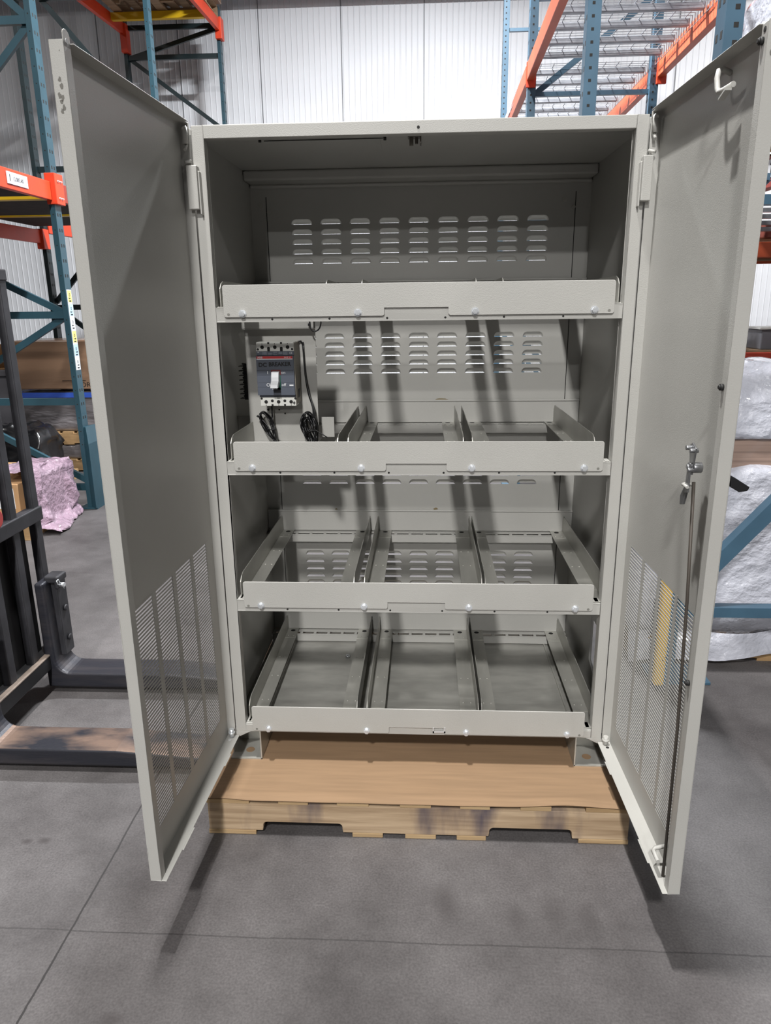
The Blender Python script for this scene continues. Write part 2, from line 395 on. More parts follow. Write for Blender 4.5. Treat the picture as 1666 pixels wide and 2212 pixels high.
# retainer panels bolted across each shelf front
BZ = [1.484, 1.068, .653, .239]; PT = [1.5574, 1.1419, .7271, .3156]; PB = [1.475, 1.0593, .6461, .2312]
def hexbolt(p, r=.0075, d=(0, -1, 0), L=.006):
    q = MB(); p = V(p); d = V(d)
    q.cyl(p, p + d * .0016, r * 1.38, 18); q.cyl(p + d * .0016, p + d * .003, r * 1.15, 18); q.cyl(p + d * .003, p + d * (.003 + L), r, 6); q.cyl(p + d * (.003 + L), p + d * (.0036 + L), r * .55, 12)
    return q
for k in range(4):
    t, bo, X, r = PT[k], PB[k], .5085, .007
    nz = bo + .0205; pts = []
    def corner(cx, cz, a0, a1, rr=r):
        for i in range(5): a = a0 + (a1 - a0) * i / 4; pts.append((cx + rr * cos(a), 0, cz + rr * sin(a)))
    corner(-X + r, bo + r, pi, 1.5 * pi)
    nx = .0835
    corner(-nx - .006, bo + .006, -pi / 2, 0, .006); pts.append((-nx, 0, nz)); pts.append((nx, 0, nz)); corner(nx + .006, bo + .006, pi, 1.5 * pi, .006)
    corner(X - r, bo + r, -pi / 2, 0); corner(X - r, t - r, 0, pi / 2); corner(-X + r, t - r, pi / 2, pi)
    mbp = MB(); mbp.prism([(p[0], -.0055, p[2]) for p in pts], (0, .004, 0))
    for s in (-1, 1):
        mbp.cyl((s * (X - .013), -.0057, BZ[k] - .0015), (s * (X - .013), -.004, BZ[k] - .0015), .0042, 14, 1)
    pn = build('retainer_panel', mbp, [PAINT, mat('hole_light', rgb(120, 119, 113), .6)] if k == 0 else [PAINT, bpy.data.materials['hole_light']], CAB, bevel=.0008, label=None)
    for j in range(4): build('hex_bolt', hexbolt((-.458 + .3053 * j, -.0055, BZ[k])), ZINC, pn, label='shiny zinc hex bolt')
b = MB(); b.box(.0505, .0895, -.0065, -.0045, .236, .242); b.box(.0505, .055, -.0065, -.0045, .236, .2545); b.box(.085, .0895, -.0065, -.0045, .236, .2545)
build('catch_plate', b, ZINC, CAB, label='small white metal U-shaped catch under the lowest shelf front')

for px, pz, w_, h_ in ((.085, 1.167, .052, .010), (.065, .752, .020, .011), (-.315, .750, .012, .010)):
    b = MB(); rn0 = random.Random(int(px * 999)); m_ = 12
    b.prism([(px + w_ / 2 * cos(2 * pi * i / m_) * (.7 + .3 * rn0.random()), YB - .0012, pz + h_ * .5 * sin(2 * pi * i / m_) * (.5 + .5 * rn0.random())) for i in range(m_)], (0, .0006, 0))
    build('tape_scrap', b, mat('old_tape', rgb(122, 108, 78), .6) if 'old_tape' not in bpy.data.materials else bpy.data.materials['old_tape'], CAB, label='torn scrap of tan tape')
# shelf brackets : bent steel angles running front to back
def bracket(xu, xf, z, h=.066, y0=.008, y1=.692):
    q = MB(); s = 1 if xf > xu else -1; zf = z + .0025
    pf = [(xu, y0 + .014, zf), (xu, y0 + .014, zf + h - .02), (xu, y0 + .03, zf + h - .006), (xu, y0 + .05, zf + h), (xu, y1 - .02, zf + h - .004), (xu, y1, zf + h - .025), (xu, y1, zf)]
    q.prism(pf, (s * .0022, 0, 0))
    q.box(xu, xf, y0, y1, zf - .0015, zf)
    q.box(xu, xf, .10, .47, zf, zf + .0008); q.box(xu, xf, .60, y1, zf, zf + .0008)
    for yy in (.14, .30, .44, .62):
        for fx in (.32, .78):
            px = xu + (xf - xu) * fx; q.cyl((px, yy, zf + .0006), (px, yy, zf + .0026), .0042, 10, 0, .0028)
    q.cyl((xu + (xf - xu) * .55, .665, zf + .0005), (xu + (xf - xu) * .55, .665, zf + .0012), .009, 14, 1)
    return q
FULL = [(-.523, -.478), (-.183, -.238), (-.154, -.102), (.192, .139), (.2, .252), (.545, .496)]
TWO = [(-.523, -.478), (-.219, -.262), (-.192, -.150), (.131, .085), (.154, .226), (.490, .455)]
TOPB = [(-.523, -.478), (-.24, -.195), (-.145, -.100), (.155, .2), (.225, .270), (.524, .478)]
for z, lay in zip(RZ, (TOPB, TWO, FULL, FULL)):
    for xu, xf in lay: build('shelf_bracket', bracket(xu, xf, z), [STEEL, DARKHOLE], CAB, label='bare steel angle bracket')
# feet
for s in (-1, 1):
    b = MB(); xo, xi = s * XW, s * .486
    b.box(xo, xi, .0, .66, .125, .129); b.box(xi, xi + (-s) * -.004, .0, .66, .125, .225); b.box(xo, xo - s * .004, .03, .66, .125, .225); b.box(xo, xi, .105, .109, .129, .225)
    b.cyl((s * .534, .045, .1292), (s * .534, .045, .1297), .014, 20, 1)
    build('foot', b, [STEEL, CARDB], CAB, bevel=.001, label='grey steel channel foot with a bolt hole')

# breaker mounting plate, left part of the second bay
b = MB(); yb = .30
b.box(-.531, -.312, yb, yb + .003, 1.075, 1.50)
b.box(-.531, -.312, yb - .03, yb + .001, 1.435, 1.4375); b.box(-.531, -.312, yb - .032, yb - .029, 1.4375, 1.50)
b.box(-.531, -.312, yb - .02, yb + .06, 1.086, 1.089)
b.box(-.577, -.531, yb + .03, yb + .034, 1.086, 1.165)
b.box(-.312, -.27, yb + .06, yb + .064, 1.09, 1.155)
for hx, hz, r in ((-.47, 1.188, .004), (-.435, 1.188, .003), (-.482, 1.176, .004), (-.417, 1.176, .003)): b.cyl((hx, yb - .0006, hz), (hx, yb + .001, hz), r, 10, 1)
for hx in (-.452, -.395): b.cyl((hx, yb - .0328, 1.46), (hx, yb - .03, 1.46), .004, 10, 1)
build('breaker_plate', b, [PAINT, DARKHOLE], CAB, bevel=.0008)

# ------------------------------------------------------------------ doors
def frame_of(H, F):
    H, F = V(H), V(F); u = (F - H); Wd = u.length; u.normalize(); return H, u, Wd
def door(side):
    if side < 0: H, u, Wd = frame_of((-.590, -.002, 0), (-.614, -.604, 0)); n = V((-u.y, u.x, 0))
    else: H, u, Wd = frame_of((.590, -.002, 0), (.6025, -.596, 0)); n = V((u.y, -u.x, 0))
    if (n.x > 0) == (side > 0): n = -n
    Q = lambda a, d, z: H + u * a + n * d + V((0, 0, z))
    Z0, Z1, PD, T = .213, 1.942, .026, .0016
    def bx(mbx, a0, a1, d0, d1, z0, z1, m=0):
        vs = [Q(a, d, z) for z in (z0, z1) for (a, d) in ((a0, d0), (a1, d0), (a1, d1), (a0, d1))]
        mbx.add(vs, [(3, 2, 1, 0), (4, 5, 6, 7), (0, 1, 5, 4), (1, 2, 6, 5), (2, 3, 7, 6), (3, 0, 4, 7)], m)
    cols = [(.058, .162), (.184, .288), (.311, .415), (.437, .531)] if side < 0 else [(.046, .148), (.167, .270), (.288, .390), (.406, .505)]
    zs0, zs1 = (.303, .868) if side < 0 else (.295, .862)
    d = MB(); a = 0.
    bx(d, 0, Wd, 0, T, Z0, zs0); bx(d, 0, Wd, 0, T, zs1, Z1)
    pitch = (zs1 - zs0) / 62
    for (c0, c1) in cols:
        bx(d, a, c0, 0, T, zs0, zs1); a = c1
        for k in range(62): bx(d, c0, c1, 0, T, zs0 + pitch * (k + .50), zs0 + pitch * (k + 1))
    bx(d, a, Wd, 0, T, zs0, zs1)
    # folded flanges round the pan
    bx(d, Wd - T, Wd, 0, PD, Z0, Z1); bx(d, Wd - .024, Wd, PD - T, PD, Z0 + .05, Z1 - .002); 
    bx(d, Wd - .024, Wd, PD - T, PD, Z0, Z0 + .05)
    bx(d, 0, T, 0, PD, Z0, Z1)
    bx(d, 0, Wd, 0, PD + .012, Z0, Z0 + T); bx(d, 0, Wd, 0, PD - .002, Z1 - T, Z1); bx(d, .02, Wd - .024, PD - .004, PD + .006, Z1 - T - .0004, Z1 - .0004)
    # notches' tabs on the bottom flange
    bx(d, .10, .16, PD + .012, PD + .016, Z0, Z0 + T); bx(d, .42, .50, PD + .012, PD + .016, Z0, Z0 + T)
    # rounded ear above the top corner of the lip
    ear = []
    for i in range(9): t = pi * i / 8; ear.append(Q(Wd - .012 + .012 * cos(t), PD - T, Z1 + .010 + .008 * sin(t)))
    ear += [Q(Wd - .024, PD - T, Z1 - .01), Q(Wd, PD - T, Z1 - .01)]
    if side < 0: d.prism(ear, n * T)
    name = 'door'
    o = build(name, d, PAINT, CAB, bevel=.0006, seg=1, label='left door, open, lower part slotted' if side < 0 else 'right door, open, with latch and outside handle')
    # hinge cover
    s = side; h = MB(); x0, x1 = (-.573, -.5465) if s < 0 else (.5475, .571)
    for zz in (1.74,):
        h = MB(); h.box(x0, x1, -.026, -.003, zz, zz + .102)
        xa = x1 + .004 if s < 0 else x0 - .004; h.box(x1 if s < 0 else x0, xa, -.018, .0, zz - .012, zz + .09)
        build('hinge', h, PAINT, o, bevel=.005, seg=3)
    h = MB(); h.cyl(Q(.014, PD * .72, Z1 - .05), Q(.014, PD * .72, Z1 - .012), .0075); h.cyl(Q(.022, PD * .75, Z1 - .065), Q(.008, PD * .75, Z1 - .05), .004, 10)
    h.cyl(Q(.022, PD * .75, Z1 - .018), Q(.012, PD * .75, Z1 - .012), .005, 10)
    h.cyl(Q(.02, PD * .6, Z1 - .093), Q(.008, PD * 1.1, Z1 - .088), .004, 10)
    build('pivot_pin', h, PAINT, o)
    h = MB(); h.cyl(Q(.014, PD * .7, Z0 + .002), Q(.014, PD * .7, Z0 + .030), .0075); h.cyl(Q(.014, PD * .7, Z0 + .014), Q(.014, PD * .7, Z0 + .020), .010)
    build('pivot_pin', h, PAINT if side > 0 else ZINC, o)
    h = MB(); h.cyl(Q(.03, PD * .6, Z0 + T), Q(.03, PD * .6, Z0 + T + .0006), .005, 12)
    build('screw_hole', h, DARKHOLE if side > 0 else MARKER, o); h = MB()
    h.cyl(Q(Wd - .012, PD, Z1 - .012 + (.012 if side < 0 else 0)), Q(Wd - .012, PD + .0008, Z1 - .012 + (.012 if side < 0 else 0)), .0045, 12)
    build('screw_hole', h, DARKHOLE if side > 0 else MARKER, o)
    if side < 0:
        h = MB(); rn = random.Random(3)
        for zc, dc in ((1.882, .012), (1.872, .014), (1.858, .008), (1.853, .013), (1.847, .011), (1.838, .014), (1.833, .010), (1.925, .017)):
            m_ = 9; r0 = .0035 if zc < 1.92 else .001
            pts = [Q(Wd + .0004, dc + r0 * (.5 + rn.random()) * cos(2 * pi * i / m_) * .8, zc + r0 * (.8 + rn.random()) * sin(2 * pi * i / m_)) for i in range(m_)]
            h.add(pts, [tuple(range(m_))])
        build('paint_chip', h, mat('chipped_paint', rgb(110, 108, 102), .7), o)
    else:
        h = MB()
        for zc, dc, r0 in ((1.925, .012, .002), (1.893, .016, .004), (1.885, .014, .002), (1.915, .006, .0015)):
            pts = [Q(Wd + .0004, dc + r0 * cos(2 * pi * i / 8), zc + 1.4 * r0 * sin(2 * pi * i / 8)) for i in range(8)]; h.add(pts, [tuple(range(8))])
        build('paint_chip', h, bpy.data.materials['chipped_paint'], o)
        # rod guide hook at the top
        h = MB(); h.tube([Q(.398, .002, 1.915), Q(.398, .018, 1.922), Q(.400, .026, 1.919), Q(.405, .03, 1.905), Q(.412, .03, 1.885), Q(.42, .03, 1.878), Q(.44, .028, 1.877), Q(.47, .024, 1.879)], .0052, 10)
        build('rod_guide', h, PAINT, o, label='white S-shaped rod guide hook near the door top')
        h = MB(); h.prism([Q(.448, .028, 1.862), Q(.475, .028, 1.872), Q(.475, .028, 1.868), Q(.446, .028, 1.858)], n * .012); build('guide_tab', h, PAINT, o)
        for zz in (1.914, 1.350, .738):
            h = MB(); a_ = .578; h.cyl(Q(a_, PD, zz), Q(a_, PD + .006, zz), .0062, 14); h.cyl(Q(a_, PD + .006, zz), Q(a_, PD + .009, zz), .0055, 14, 0, .003)
            build('bumper', h, BLACKR, o, label='black rubber bumper')
        # latch with crank plates and the long rod that runs down to the guide
        h = MB(); A = .50
        h.prism([Q(A - .022, .034, 1.222), Q(A - .008, .034, 1.230), Q(A + .012, .034, 1.222), Q(A + .002, .034, 1.165), Q(A - .008, .034, 1.165)], n * .004)
        h.prism([Q(A - .006, .040, 1.190), Q(A + .006, .040, 1.190), Q(A + .008, .040, 1.13), Q(A - .010, .040, 1.125)], n * .004)
        for aa, zz in ((-.016, 1.218), (.006, 1.216), (-.002, 1.182), (.004, 1.176)): h.cyl(Q(A + aa, .03, zz), Q(A + aa, .047, zz), .005, 12)
        h.prism([Q(A - .012, .034, 1.150), Q(A - .03, .038, 1.115), Q(A - .028, .038, 1.095), Q(A - .018, .036, 1.098), Q(A - .006, .034, 1.14)], n * .006)
        h.cyl(Q(A, .018, 1.18), Q(A, .036, 1.18), .011, 16)
        build('latch', h, mat('latch_steel', rgb(140, 141, 143), .3, .8, .1, 40), o, bevel=.001, label='shiny steel latch mechanism')
        h = MB(); h.tube([Q(A - .02, .020, 1.138), Q(A - .02, .040, 1.142), Q(A - .014, .046, 1.142), Q(A + .012, .046, 1.142)], .0035, 8); build('rod_bracket', h, PAINT, o)
        h = MB(); h.box(0, 0, 0, 0, 0, 0); h = MB()
        h.tube([Q(A, .030, 1.15), Q(A + .022, .026, .90), Q(A + .036, .022, .60), Q(A + .042, .020, Z0 + .002)], .0034, 10)
        build('lock_rod', h, mat('shaded_rod_steel', rgb(72, 66, 60), .5, .2), o)  # shade beside the lip is put into this dark brown colour
        h = MB(); h.tube([Q(A + .004, .003, Z0 + .055), Q(A + .004, .03, Z0 + .048), Q(A + .010, .036, Z0 + .046), Q(A + .046, .036, Z0 + .046)], .005, 8); build('rod_guide', h, PAINT, o, label='white rod guide at the door foot')
        # outside lever handle
        h = MB(); ha = .515
        h.prism([Q(ha, -.002, 1.185), Q(ha, -.034, 1.168), Q(ha, -.066, 1.148), Q(ha, -.062, 1.140), Q(ha, -.046, 1.138), Q(ha, -.028, 1.149), Q(ha, -.026, 1.162), Q(ha, -.002, 1.170)], u * .024)
        h.cyl(Q(ha + .012, 0, 1.178), Q(ha + .012, -.012, 1.178), .02, 18)
        build('handle', h, BLACKP, o, bevel=.002, label='black lever handle on the outside of the right door')
    return o
door(-1); door(1)

# ------------------------------------------------------------------ circuit breaker
BK = thing('circuit_breaker', 'slate grey DC circuit breaker with white terminal ends on the second bay plate', 'breaker', (-.42, .30, 1.30))
bx0, bx1, bz0, bz1, yf = -.476, -.364, 1.212, 1.400, .205
b = MB(); b.box(bx0 + .003, bx1 + .001, yf + .006, .299, bz0 + .004, bz1 - .003)
b.box(bx1, bx1 + .002, yf + .03, yf + .07, 1.285, 1.33); b.box(bx1 + .0005, bx1 + .0022, yf + .045, yf + .07, 1.232, 1.258, 1)
build('breaker_case', b, [BREAKS, BREAKN], BK, bevel=.0015)
for top in (1, 0):
    b = MB(); z0, z1 = (1.3735, bz1) if top else (bz0, 1.2385)
    b.box(bx0 + (0 if top else .004), bx1, yf + .002, yf + .05, z0, z1)
    zc = 1.3855 if top else 1.2245; cx = (bx0 + bx1) / 2 + (0 if top else .003)
    for k in (-1, 0, 1):
        b.cyl((cx + k * .038, yf + .0012, zc), (cx + k * .038, yf + .004, zc), .0056, 18, 1)
        b.cyl((cx + k * .038, yf + .0012, zc + (.0095 if top else -.0095)), (cx + k * .038, yf + .004, zc + (.0095 if top else -.0095)), .0017, 10, 1)
    for k in (-.5, .5):
        zz = zc - .003 if top else zc + .003
        b.cyl((cx + k * .038, yf + .0012, zz), (cx + k * .038, yf + .004, zz), .0046, 18, 1)
        if top: b.box(cx + k * .038 - .0042, cx + k * .038 + .0042, yf + .0014, yf + .004, z0, zz, 1)
        b.box(cx + k * .038 - .0032, cx + k * .038 + .0032, yf + .0014, yf + .004, z1 - .006 if top else z0, z1 if top else z0 + .006, 1)
    for k in (-1, 1): b.cyl((cx + k * .051, yf + .0012, z0 + .006 if top else z1 - .004), (cx + k * .051, yf + .004, z0 + .006 if top else z1 - .004), .0036, 14, 1)
    if not top:
        b.box(cx - .005, cx + .005, yf + .0014, yf + .004, z1 - .004, z1 - .0015, 1)
        b.box(bx1 - .010, bx1 - .002, yf + .0014, yf + .004, 1.219, 1.223, 1); b.box(bx1 - .0075, bx1 - .0045, yf + .0014, yf + .004, 1.215, 1.227, 1)
    build('terminal_cover', b, [WHITEP, DARKHOLE], BK, bevel=.0012, label='white terminal cover with round screw holes')
b = MB(); b.box(bx0, bx1, yf + .001, yf + .04, 1.362, 1.3735)
nb = build('rating_plate', b, BREAKB, BK, bevel=.0006, label='thin grey rating plate with fine print')
b = MB(); b.box(bx0 - .001, bx1 - .001, yf - .004, yf + .04, 1.245, 1.361); b.box(bx0 + .003, bx1, yf - .001, yf + .03, 1.2395, 1.246, 1)
for zz in (1.3185, 1.305, 1.2825, 1.269): b.box(bx0 - .0012, bx1 - .0008, yf - .0043, yf - .003, zz - .0004, zz + .0004, 1)
fp = build('front_cover', b, [BREAKB, BREAKN], BK, bevel=.0008, label='slate blue-grey front cover lettered DC BREAKER')
b = MB(); b.box(bx0 + .001, bx1 - .004, yf - .0046, yf - .0035, 1.3528, 1.3598); b.box(bx0 + .001, bx1 - .004, yf - .0046, yf - .0035, 1.3502, 1.3525, 1)
build('red_stripe', b, [REDL, WHITEM], fp)
X_, Z_ = (1, 0, 0), (0, 0, 1)
yt = yf - .0049
text('marking', 'ABB', .0075, (bx0 + .0035, yt, 1.3563), X_, Z_, WHITEM, fp, 1.15)
text('marking', 'SACE S3', .0055, (bx1 - .029, yt, 1.3563), X_, Z_, WHITEM, fp, 1.0)
text('marking', 'DC', .0165, (bx0 + .0055, yt, 1.3345), X_, (.0, 0, 1), INK, fp, 1.05, bold=.0005)
text('marking', 'BREAKER', .0165, (bx0 + .036, yt, 1.3355), (1, 0, .02), Z_, INK, fp, .98, bold=.0005)
text('marking', 'on', .0115, (bx1 - .040, yt, 1.3120), X_, Z_, WHITEM, fp, 1.1)
text('marking', 'off', .0115, (bx1 - .040, yt, 1.2760), X_, Z_, WHITEM, fp, 1.1)
text('marking', 'I', .0125, (bx0 + .030, yt, 1.3118), X_, Z_, WHITEM, fp, 1.1)
text('marking', 'O', .0135, (bx0 + .026, yt, 1.2755), X_, Z_, WHITEM, fp, 1.1)
text('marking', '200 A', .0062, (bx0 + .0435, yt, 1.2640), X_, Z_, WHITEM, fp, 1.0)
text('marking', 'CE', .0075, (bx1 - .0135, yf + .0006, 1.3682), X_, Z_, WHITEM, nb, 1.0)
text('marking', 'ABB', .004, (bx0 + .002, yf + .0006, 1.3705), X_, Z_, WHITEM, nb, 1.0)
b = MB()
for i in range(5):
    for j in range(3):
        if (i + j) % 4 != 3: b.box(bx0 + .02 + i * .0155, bx0 + .02 + i * .0155 + .011, yf + .0004, yf + .001, 1.3635 + j * .0034, 1.3645 + j * .0034)
for xx in (.0185, .053, .081): b.box(bx0 + xx, bx0 + xx + .0006, yf + .0004, yf + .001, 1.363, 1.373)
build('marking', b, mat('pale_print', rgb(158, 164, 172), .5), nb)
b = MB(); b.box(bx1 - .0165, bx1 - .0045, yf - .0048, yf - .0035, 1.2725, 1.2765); build('indicator', b, WHITEM, fp)
b = MB(); b.box(bx0 + .042, bx0 + .071, yf - .0046, yf - .003, 1.305, 1.320); build('toggle_surround', b, DRED, fp)
b = MB(); b.box(bx0 + .0415, bx0 + .045, yf - .0048, yf - .003, 1.294, 1.304); build('indicator', b, YELLOW, fp)
b = MB(); b.box(bx0 + .058, bx0 + .070, yf - .0047, yf - .003, 1.262, 1.305); b.box(bx0 + .048, bx0 + .069, yf - .0047, yf - .003, 1.252, 1.268, 1); build('toggle_surround', b, [GREENP, BREAKN], fp)
b = MB(); prof = [(yf - .004, 1.3165), (yf - .020, 1.3145), (yf - .026, 1.300), (yf - .028, 1.290), (yf - .044, 1.279), (yf - .046, 1.270), (yf - .030, 1.270), (yf - .004, 1.285)]
b.prism([(bx0 + .0455, y, z) for y, z in prof], (.0225, 0, 0)); build('toggle', b, TOGGLE, BK, bevel=.0012, label='light grey toggle lever')

# terminal strip on the plate edge
b = MB(); b.box(-.546, -.533, .315, .335, 1.218, 1.330)
for k in range(8):
    zz = 1.222 + k * .0143; b.box(-.56, -.533, .313, .34, zz - .001, zz + .001); b.cyl((-.548, .320, zz + .007), (-.541, .312, zz + .007), .003, 8)
ts = build('terminal_strip', b, BLACKP); tag(ts, 'black ribbed terminal strip on the left edge of the breaker plate', 'terminal strip')

# cables
def loopy(cx, cz, w_, h_, tilt, y, turns, rn, zstart):
    pts = []
    for k in range(turns * 14):
        t = 2 * pi * k / 14
        if k % 14 == 0: f0 = rn.uniform(.38, 1.08)
        f = f0 * (1 + .08 * sin(k * 1.7))
        lx, lz = w_ * f * cos(t) * (0.62 + .38 * sin(t)), h_ * (1 + .05 * sin(k * .9)) * sin(t)
        pts.append(V((cx + lx * cos(tilt) - lz * sin(tilt), y - .012 * cos(t * .5 + k) - .0006 * k / 14, cz + lx * sin(tilt) + lz * cos(tilt))))
    return pts
def smooth(pts, n=3):
    out = []
    for i in range(len(pts) - 1):
        p0, p1, p2, p3 = pts[max(i - 1, 0)], pts[i], pts[i + 1], pts[min(i + 2, len(pts) - 1)]
        for k in range(n):
            t = k / n
            out.append(.5 * ((2 * p1) + (p2 - p0) * t + (2 * p0 - 5 * p1 + 4 * p2 - p3) * t * t + (3 * p1 - p0 - 3 * p2 + p3) * t ** 3))
    return out + [pts[-1]]
rn = random.Random(11)
c1 = thing('cable_coil', 'small tied bundle of black wire hanging left below the breaker', 'cable', (-.47, .28, 1.09))
b = MB(); b.tube(smooth([V((-.455, .285, 1.215)), V((-.452, .27, 1.19)), V((-.452, .27, 1.165))] + loopy(-.462, 1.14, .024, .050, .45, .262, 8, rn, 0)), .0025, 7)
b.tube(smooth([V((-.498, .27, 1.172)), V((-.486, .262, 1.165)), V((-.466, .255, 1.145)), V((-.455, .25, 1.12))]), .0023, 7); b.cyl((-.500, .27, 1.174), (-.496, .27, 1.170), .0032, 8)
build('wire', b, CABLE, c1)
b = MB(); b.tube([V((-.468, .245, 1.133)), V((-.455, .243, 1.134)), V((-.436, .24, 1.136))], .0017, 6); build('cable_tie', b, BLACKP, c1)
c2 = thing('cable_coil', 'thick tied bundle of black wire hanging right of the breaker', 'cable', (-.335, .28, 1.09))
b = MB(); b.tube(smooth([V((-.366, .29, 1.395)), V((-.352, .296, 1.39)), V((-.347, .292, 1.30)), V((-.338, .285, 1.24)), V((-.325, .275, 1.20)), V((-.322, .268, 1.165))] + loopy(-.330, 1.128, .032, .058, .25, .258, 13, rn, 0)), .0026, 7)
b.tube(smooth([V((-.350, .293, 1.395)), V((-.346, .289, 1.30)), V((-.334, .28, 1.235)), V((-.320, .27, 1.195)), V((-.317, .262, 1.15))] + loopy(-.326, 1.122, .024, .05, .3, .248, 8, rn, 0)), .0027, 7)
build('wire', b, CABLE, c2)
b = MB(); b.tube([V((-.345, .228, 1.12)), V((-.33, .226, 1.132)), V((-.312, .23, 1.135)), V((-.29, .225, 1.122)), V((-.275, .222, 1.113))], .0017, 6)
b.tube([V((-.345, .228, 1.12)), V((-.335, .226, 1.135)), V((-.322, .226, 1.14))], .0016, 6); build('cable_tie', b, BLACKP, c2)
b = MB(); b.tube(smooth([V((-.322, .262, 1.475)), V((-.322, .262, 1.448)), V((-.317, .26, 1.432)), V((-.306, .26, 1.428)), V((-.294, .26, 1.435)), V((-.288, .26, 1.452)), V((-.287, .26, 1.48))]), .0022, 7); b.box(-.327, -.321, .258, .264, 1.444, 1.451)
ct = build('zip_tie', b, BLACKP); tag(ct, 'black zip tie loop hanging under the top shelf right of the breaker plate', 'zip tie')
b = MB(); b.tube([(-.2 + .007 * cos(t * .7), .50 + .007 * sin(t * .7), .2225) for t in range(10)], .0032, 6)
b.v = [p + V((-.065, .02, 0)) for p in b.v]
tag(build('loose_washer', b, ZINC), 'small loose washer lying on the cabinet bottom plate, left bay', 'washer')

# ------------------------------------------------------------------ pallet and cardboard under the cabinet
PAL = thing('pallet', 'wooden pallet with notched, blue-stained front stringer under the grey cabinet', 'pallet', (0, .31, 0))
def stringer(y0, y1, m, nm='stringer'):
    x0, x1, z0, z1 = -.61, .61, .0145, .106; r = .018
    pts = [(x0, z0)]
    for a, c in ((-.448, -.214), (.214, .450)):
        pts += [(a - .002, z0), (a, z0 + .012)]
        for k in range(5): t = pi - pi / 2 * k / 4; pts.append((a + .012 + .012 * cos(t), .044 + .0 + .012 * sin(t) - .012))
        for k in range(5): t = pi / 2 - pi / 2 * k / 4; pts.append((c - .012 + .012 * cos(t), .044 - .012 + .012 * sin(t)))
        pts += [(c, z0 + .012), (c + .002, z0)]
    pts += [(x1, z0), (x1, z1), (x0, z1)]
    q = MB(); q.prism([(x, y0, z) for x, z in pts], (0, y1 - y0, 0)); build(nm, q, m, PAL, bevel=.002)
stringer(-.188, -.152, WOODS); stringer(.30, .336, WOODS); stringer(.79, .826, WOODS)
for i, (x0, x1) in enumerate(((-.612, -.485), (-.40, -.312), (-.228, -.135), (-.045, .045), (.128, .214), (.30, .388), (.485, .612))):
    q = MB(); q.box(x0, x1, -.190, .827, .106, .121); build('deck_board', q, WOODP, PAL, bevel=.002)
for x0, x1 in ((-.612, -.47), (-.185, -.095), (-.03, .06), (.12, .205), (.47, .612)):
    q = MB(); q.box(x0, x1, -.189, .827, 0, .0145); build('bottom_board', q, WOODP, PAL, bevel=.002)
def sheet(i, j):
    x = -.612 + 1.221 * i; y = -.196 + 1.02 * j
    e = max(0, 1 - j * 14)
    z = .1225 + e * (.010 * math.exp(-((i - .86) / .09) ** 2) + .006 * math.exp(-((i - .03) / .06) ** 2) - .001) + .0004 * sin(i * 40) * e
    return V((x, y, z))
q = MB(); q.grid(sheet, 60, 24)
cs = build('cardboard_sheet', q, CARDB); sm_ = cs.modifiers.new('thick', 'SOLIDIFY'); sm_.thickness = .0025; sm_.offset = 1
tag(cs, 'brown cardboard sheet lying on the pallet under the cabinet feet', 'cardboard')

# ------------------------------------------------------------------ forklift at the left edge
FK = thing('forklift', 'black forklift carriage and two worn forks reaching into the pallet from the left', 'forklift', (-1.6, .42, 0))
def fork(y0, y1, m, name='fork'):
    q = MB(); z0, z1 = .022, .086
    prof = [(-1.50, z0), (-.40, z0), (-.37, z0 + .012), (-.40, z0 + .02), (-1.0, z1), (-1.40, z1)]
    prof += [(-1.40 - .058 * sin(t * pi / 14), z1 + .058 - .058 * cos(t * pi / 14)) for t in range(1, 8)] + [(-1.462, .47), (-1.50, .47)]
    q.prism([(x, y0, z) for x, z in prof], (0, y1 - y0, 0))
    for i, f in enumerate(q.f):
        c = sum((q.v[k] for k in f), V()) / len(f)
        if len(f) == 4 and c.x > -1.43 and c.z > z0 + .015: q.m[i] = 1
    return build(name, q, [FORKB, m], FK, bevel=.014, seg=4)
f1 = fork(.60, .735, FORKB); f1['label'] = 'farther dark fork'
f2 = fork(.085, .225, FORKW); f2['label'] = 'nearer fork with rusty brown wear'
BYS = [.695, .535, .375, .215, .055]
for yy in BYS: q = MB(); q.bar((-1.51, yy, .14), (-1.51, yy, 1.62), .045, .03, (1, 0, 0)); build('backrest_bar', q, FORKM, FK, bevel=.004)
q = MB(); q.box(-1.53, -1.485, -.15, .72, .70, .755); build('carriage_bar', q, FORKM, FK, bevel=.004)
q = MB(); q.box(-1.55, -1.475, -.15, .70, .105, .165); q.box(-1.50, -1.474, -.15, .70, .160, .168, 1); build('carriage_bar', q, [FORKD, LEDGE], FK, bevel=.004)
q = MB(); q.box(-1.53, -1.49, -.15, .72, 1.60, 1.64); build('carriage_bar', q, FORKM, FK, bevel=.004)
q = MB(); q.box(-1.47, -1.44, .66, .735, .135, .46); q.cyl((-1.44, .70, .33), (-1.43, .70, .33), .013, 14); q.cyl((-1.44, .70, .20), (-1.43, .70, .20), .013, 14); build('fork_stop_plate', q, FORKM, FK, bevel=.004)
q = MB(); q.box(-1.48, -1.42, .64, .715, .455, .485); q.box(-1.44, -1.42, .64, .665, .43, .47); build('fork_hook', q, FORKM, FK, bevel=.008, seg=3)
q = MB(); q.tube([V((-1.415, .645, .455)), V((-1.41, .625, .48)), V((-1.41, .612, .48)), V((-1.41, .618, .462)), V((-1.41, .645, .45)), V((-1.41, .66, .43))], .0025, 6); q.cyl((-1.42, .65, .45), (-1.40, .65, .45), .009, 12)
build('retaining_pin', q, ZINC, FK)
q = MB(); q.box(-1.75, -1.60, .10, .18, .06, 2.2); q.box(-1.75, -1.60, .50, .58, .06, 2.2); q.box(-1.78, -1.72, .10, .58, .10, .95); q.box(-1.62, -1.535, -.2, .655, .12, .73)
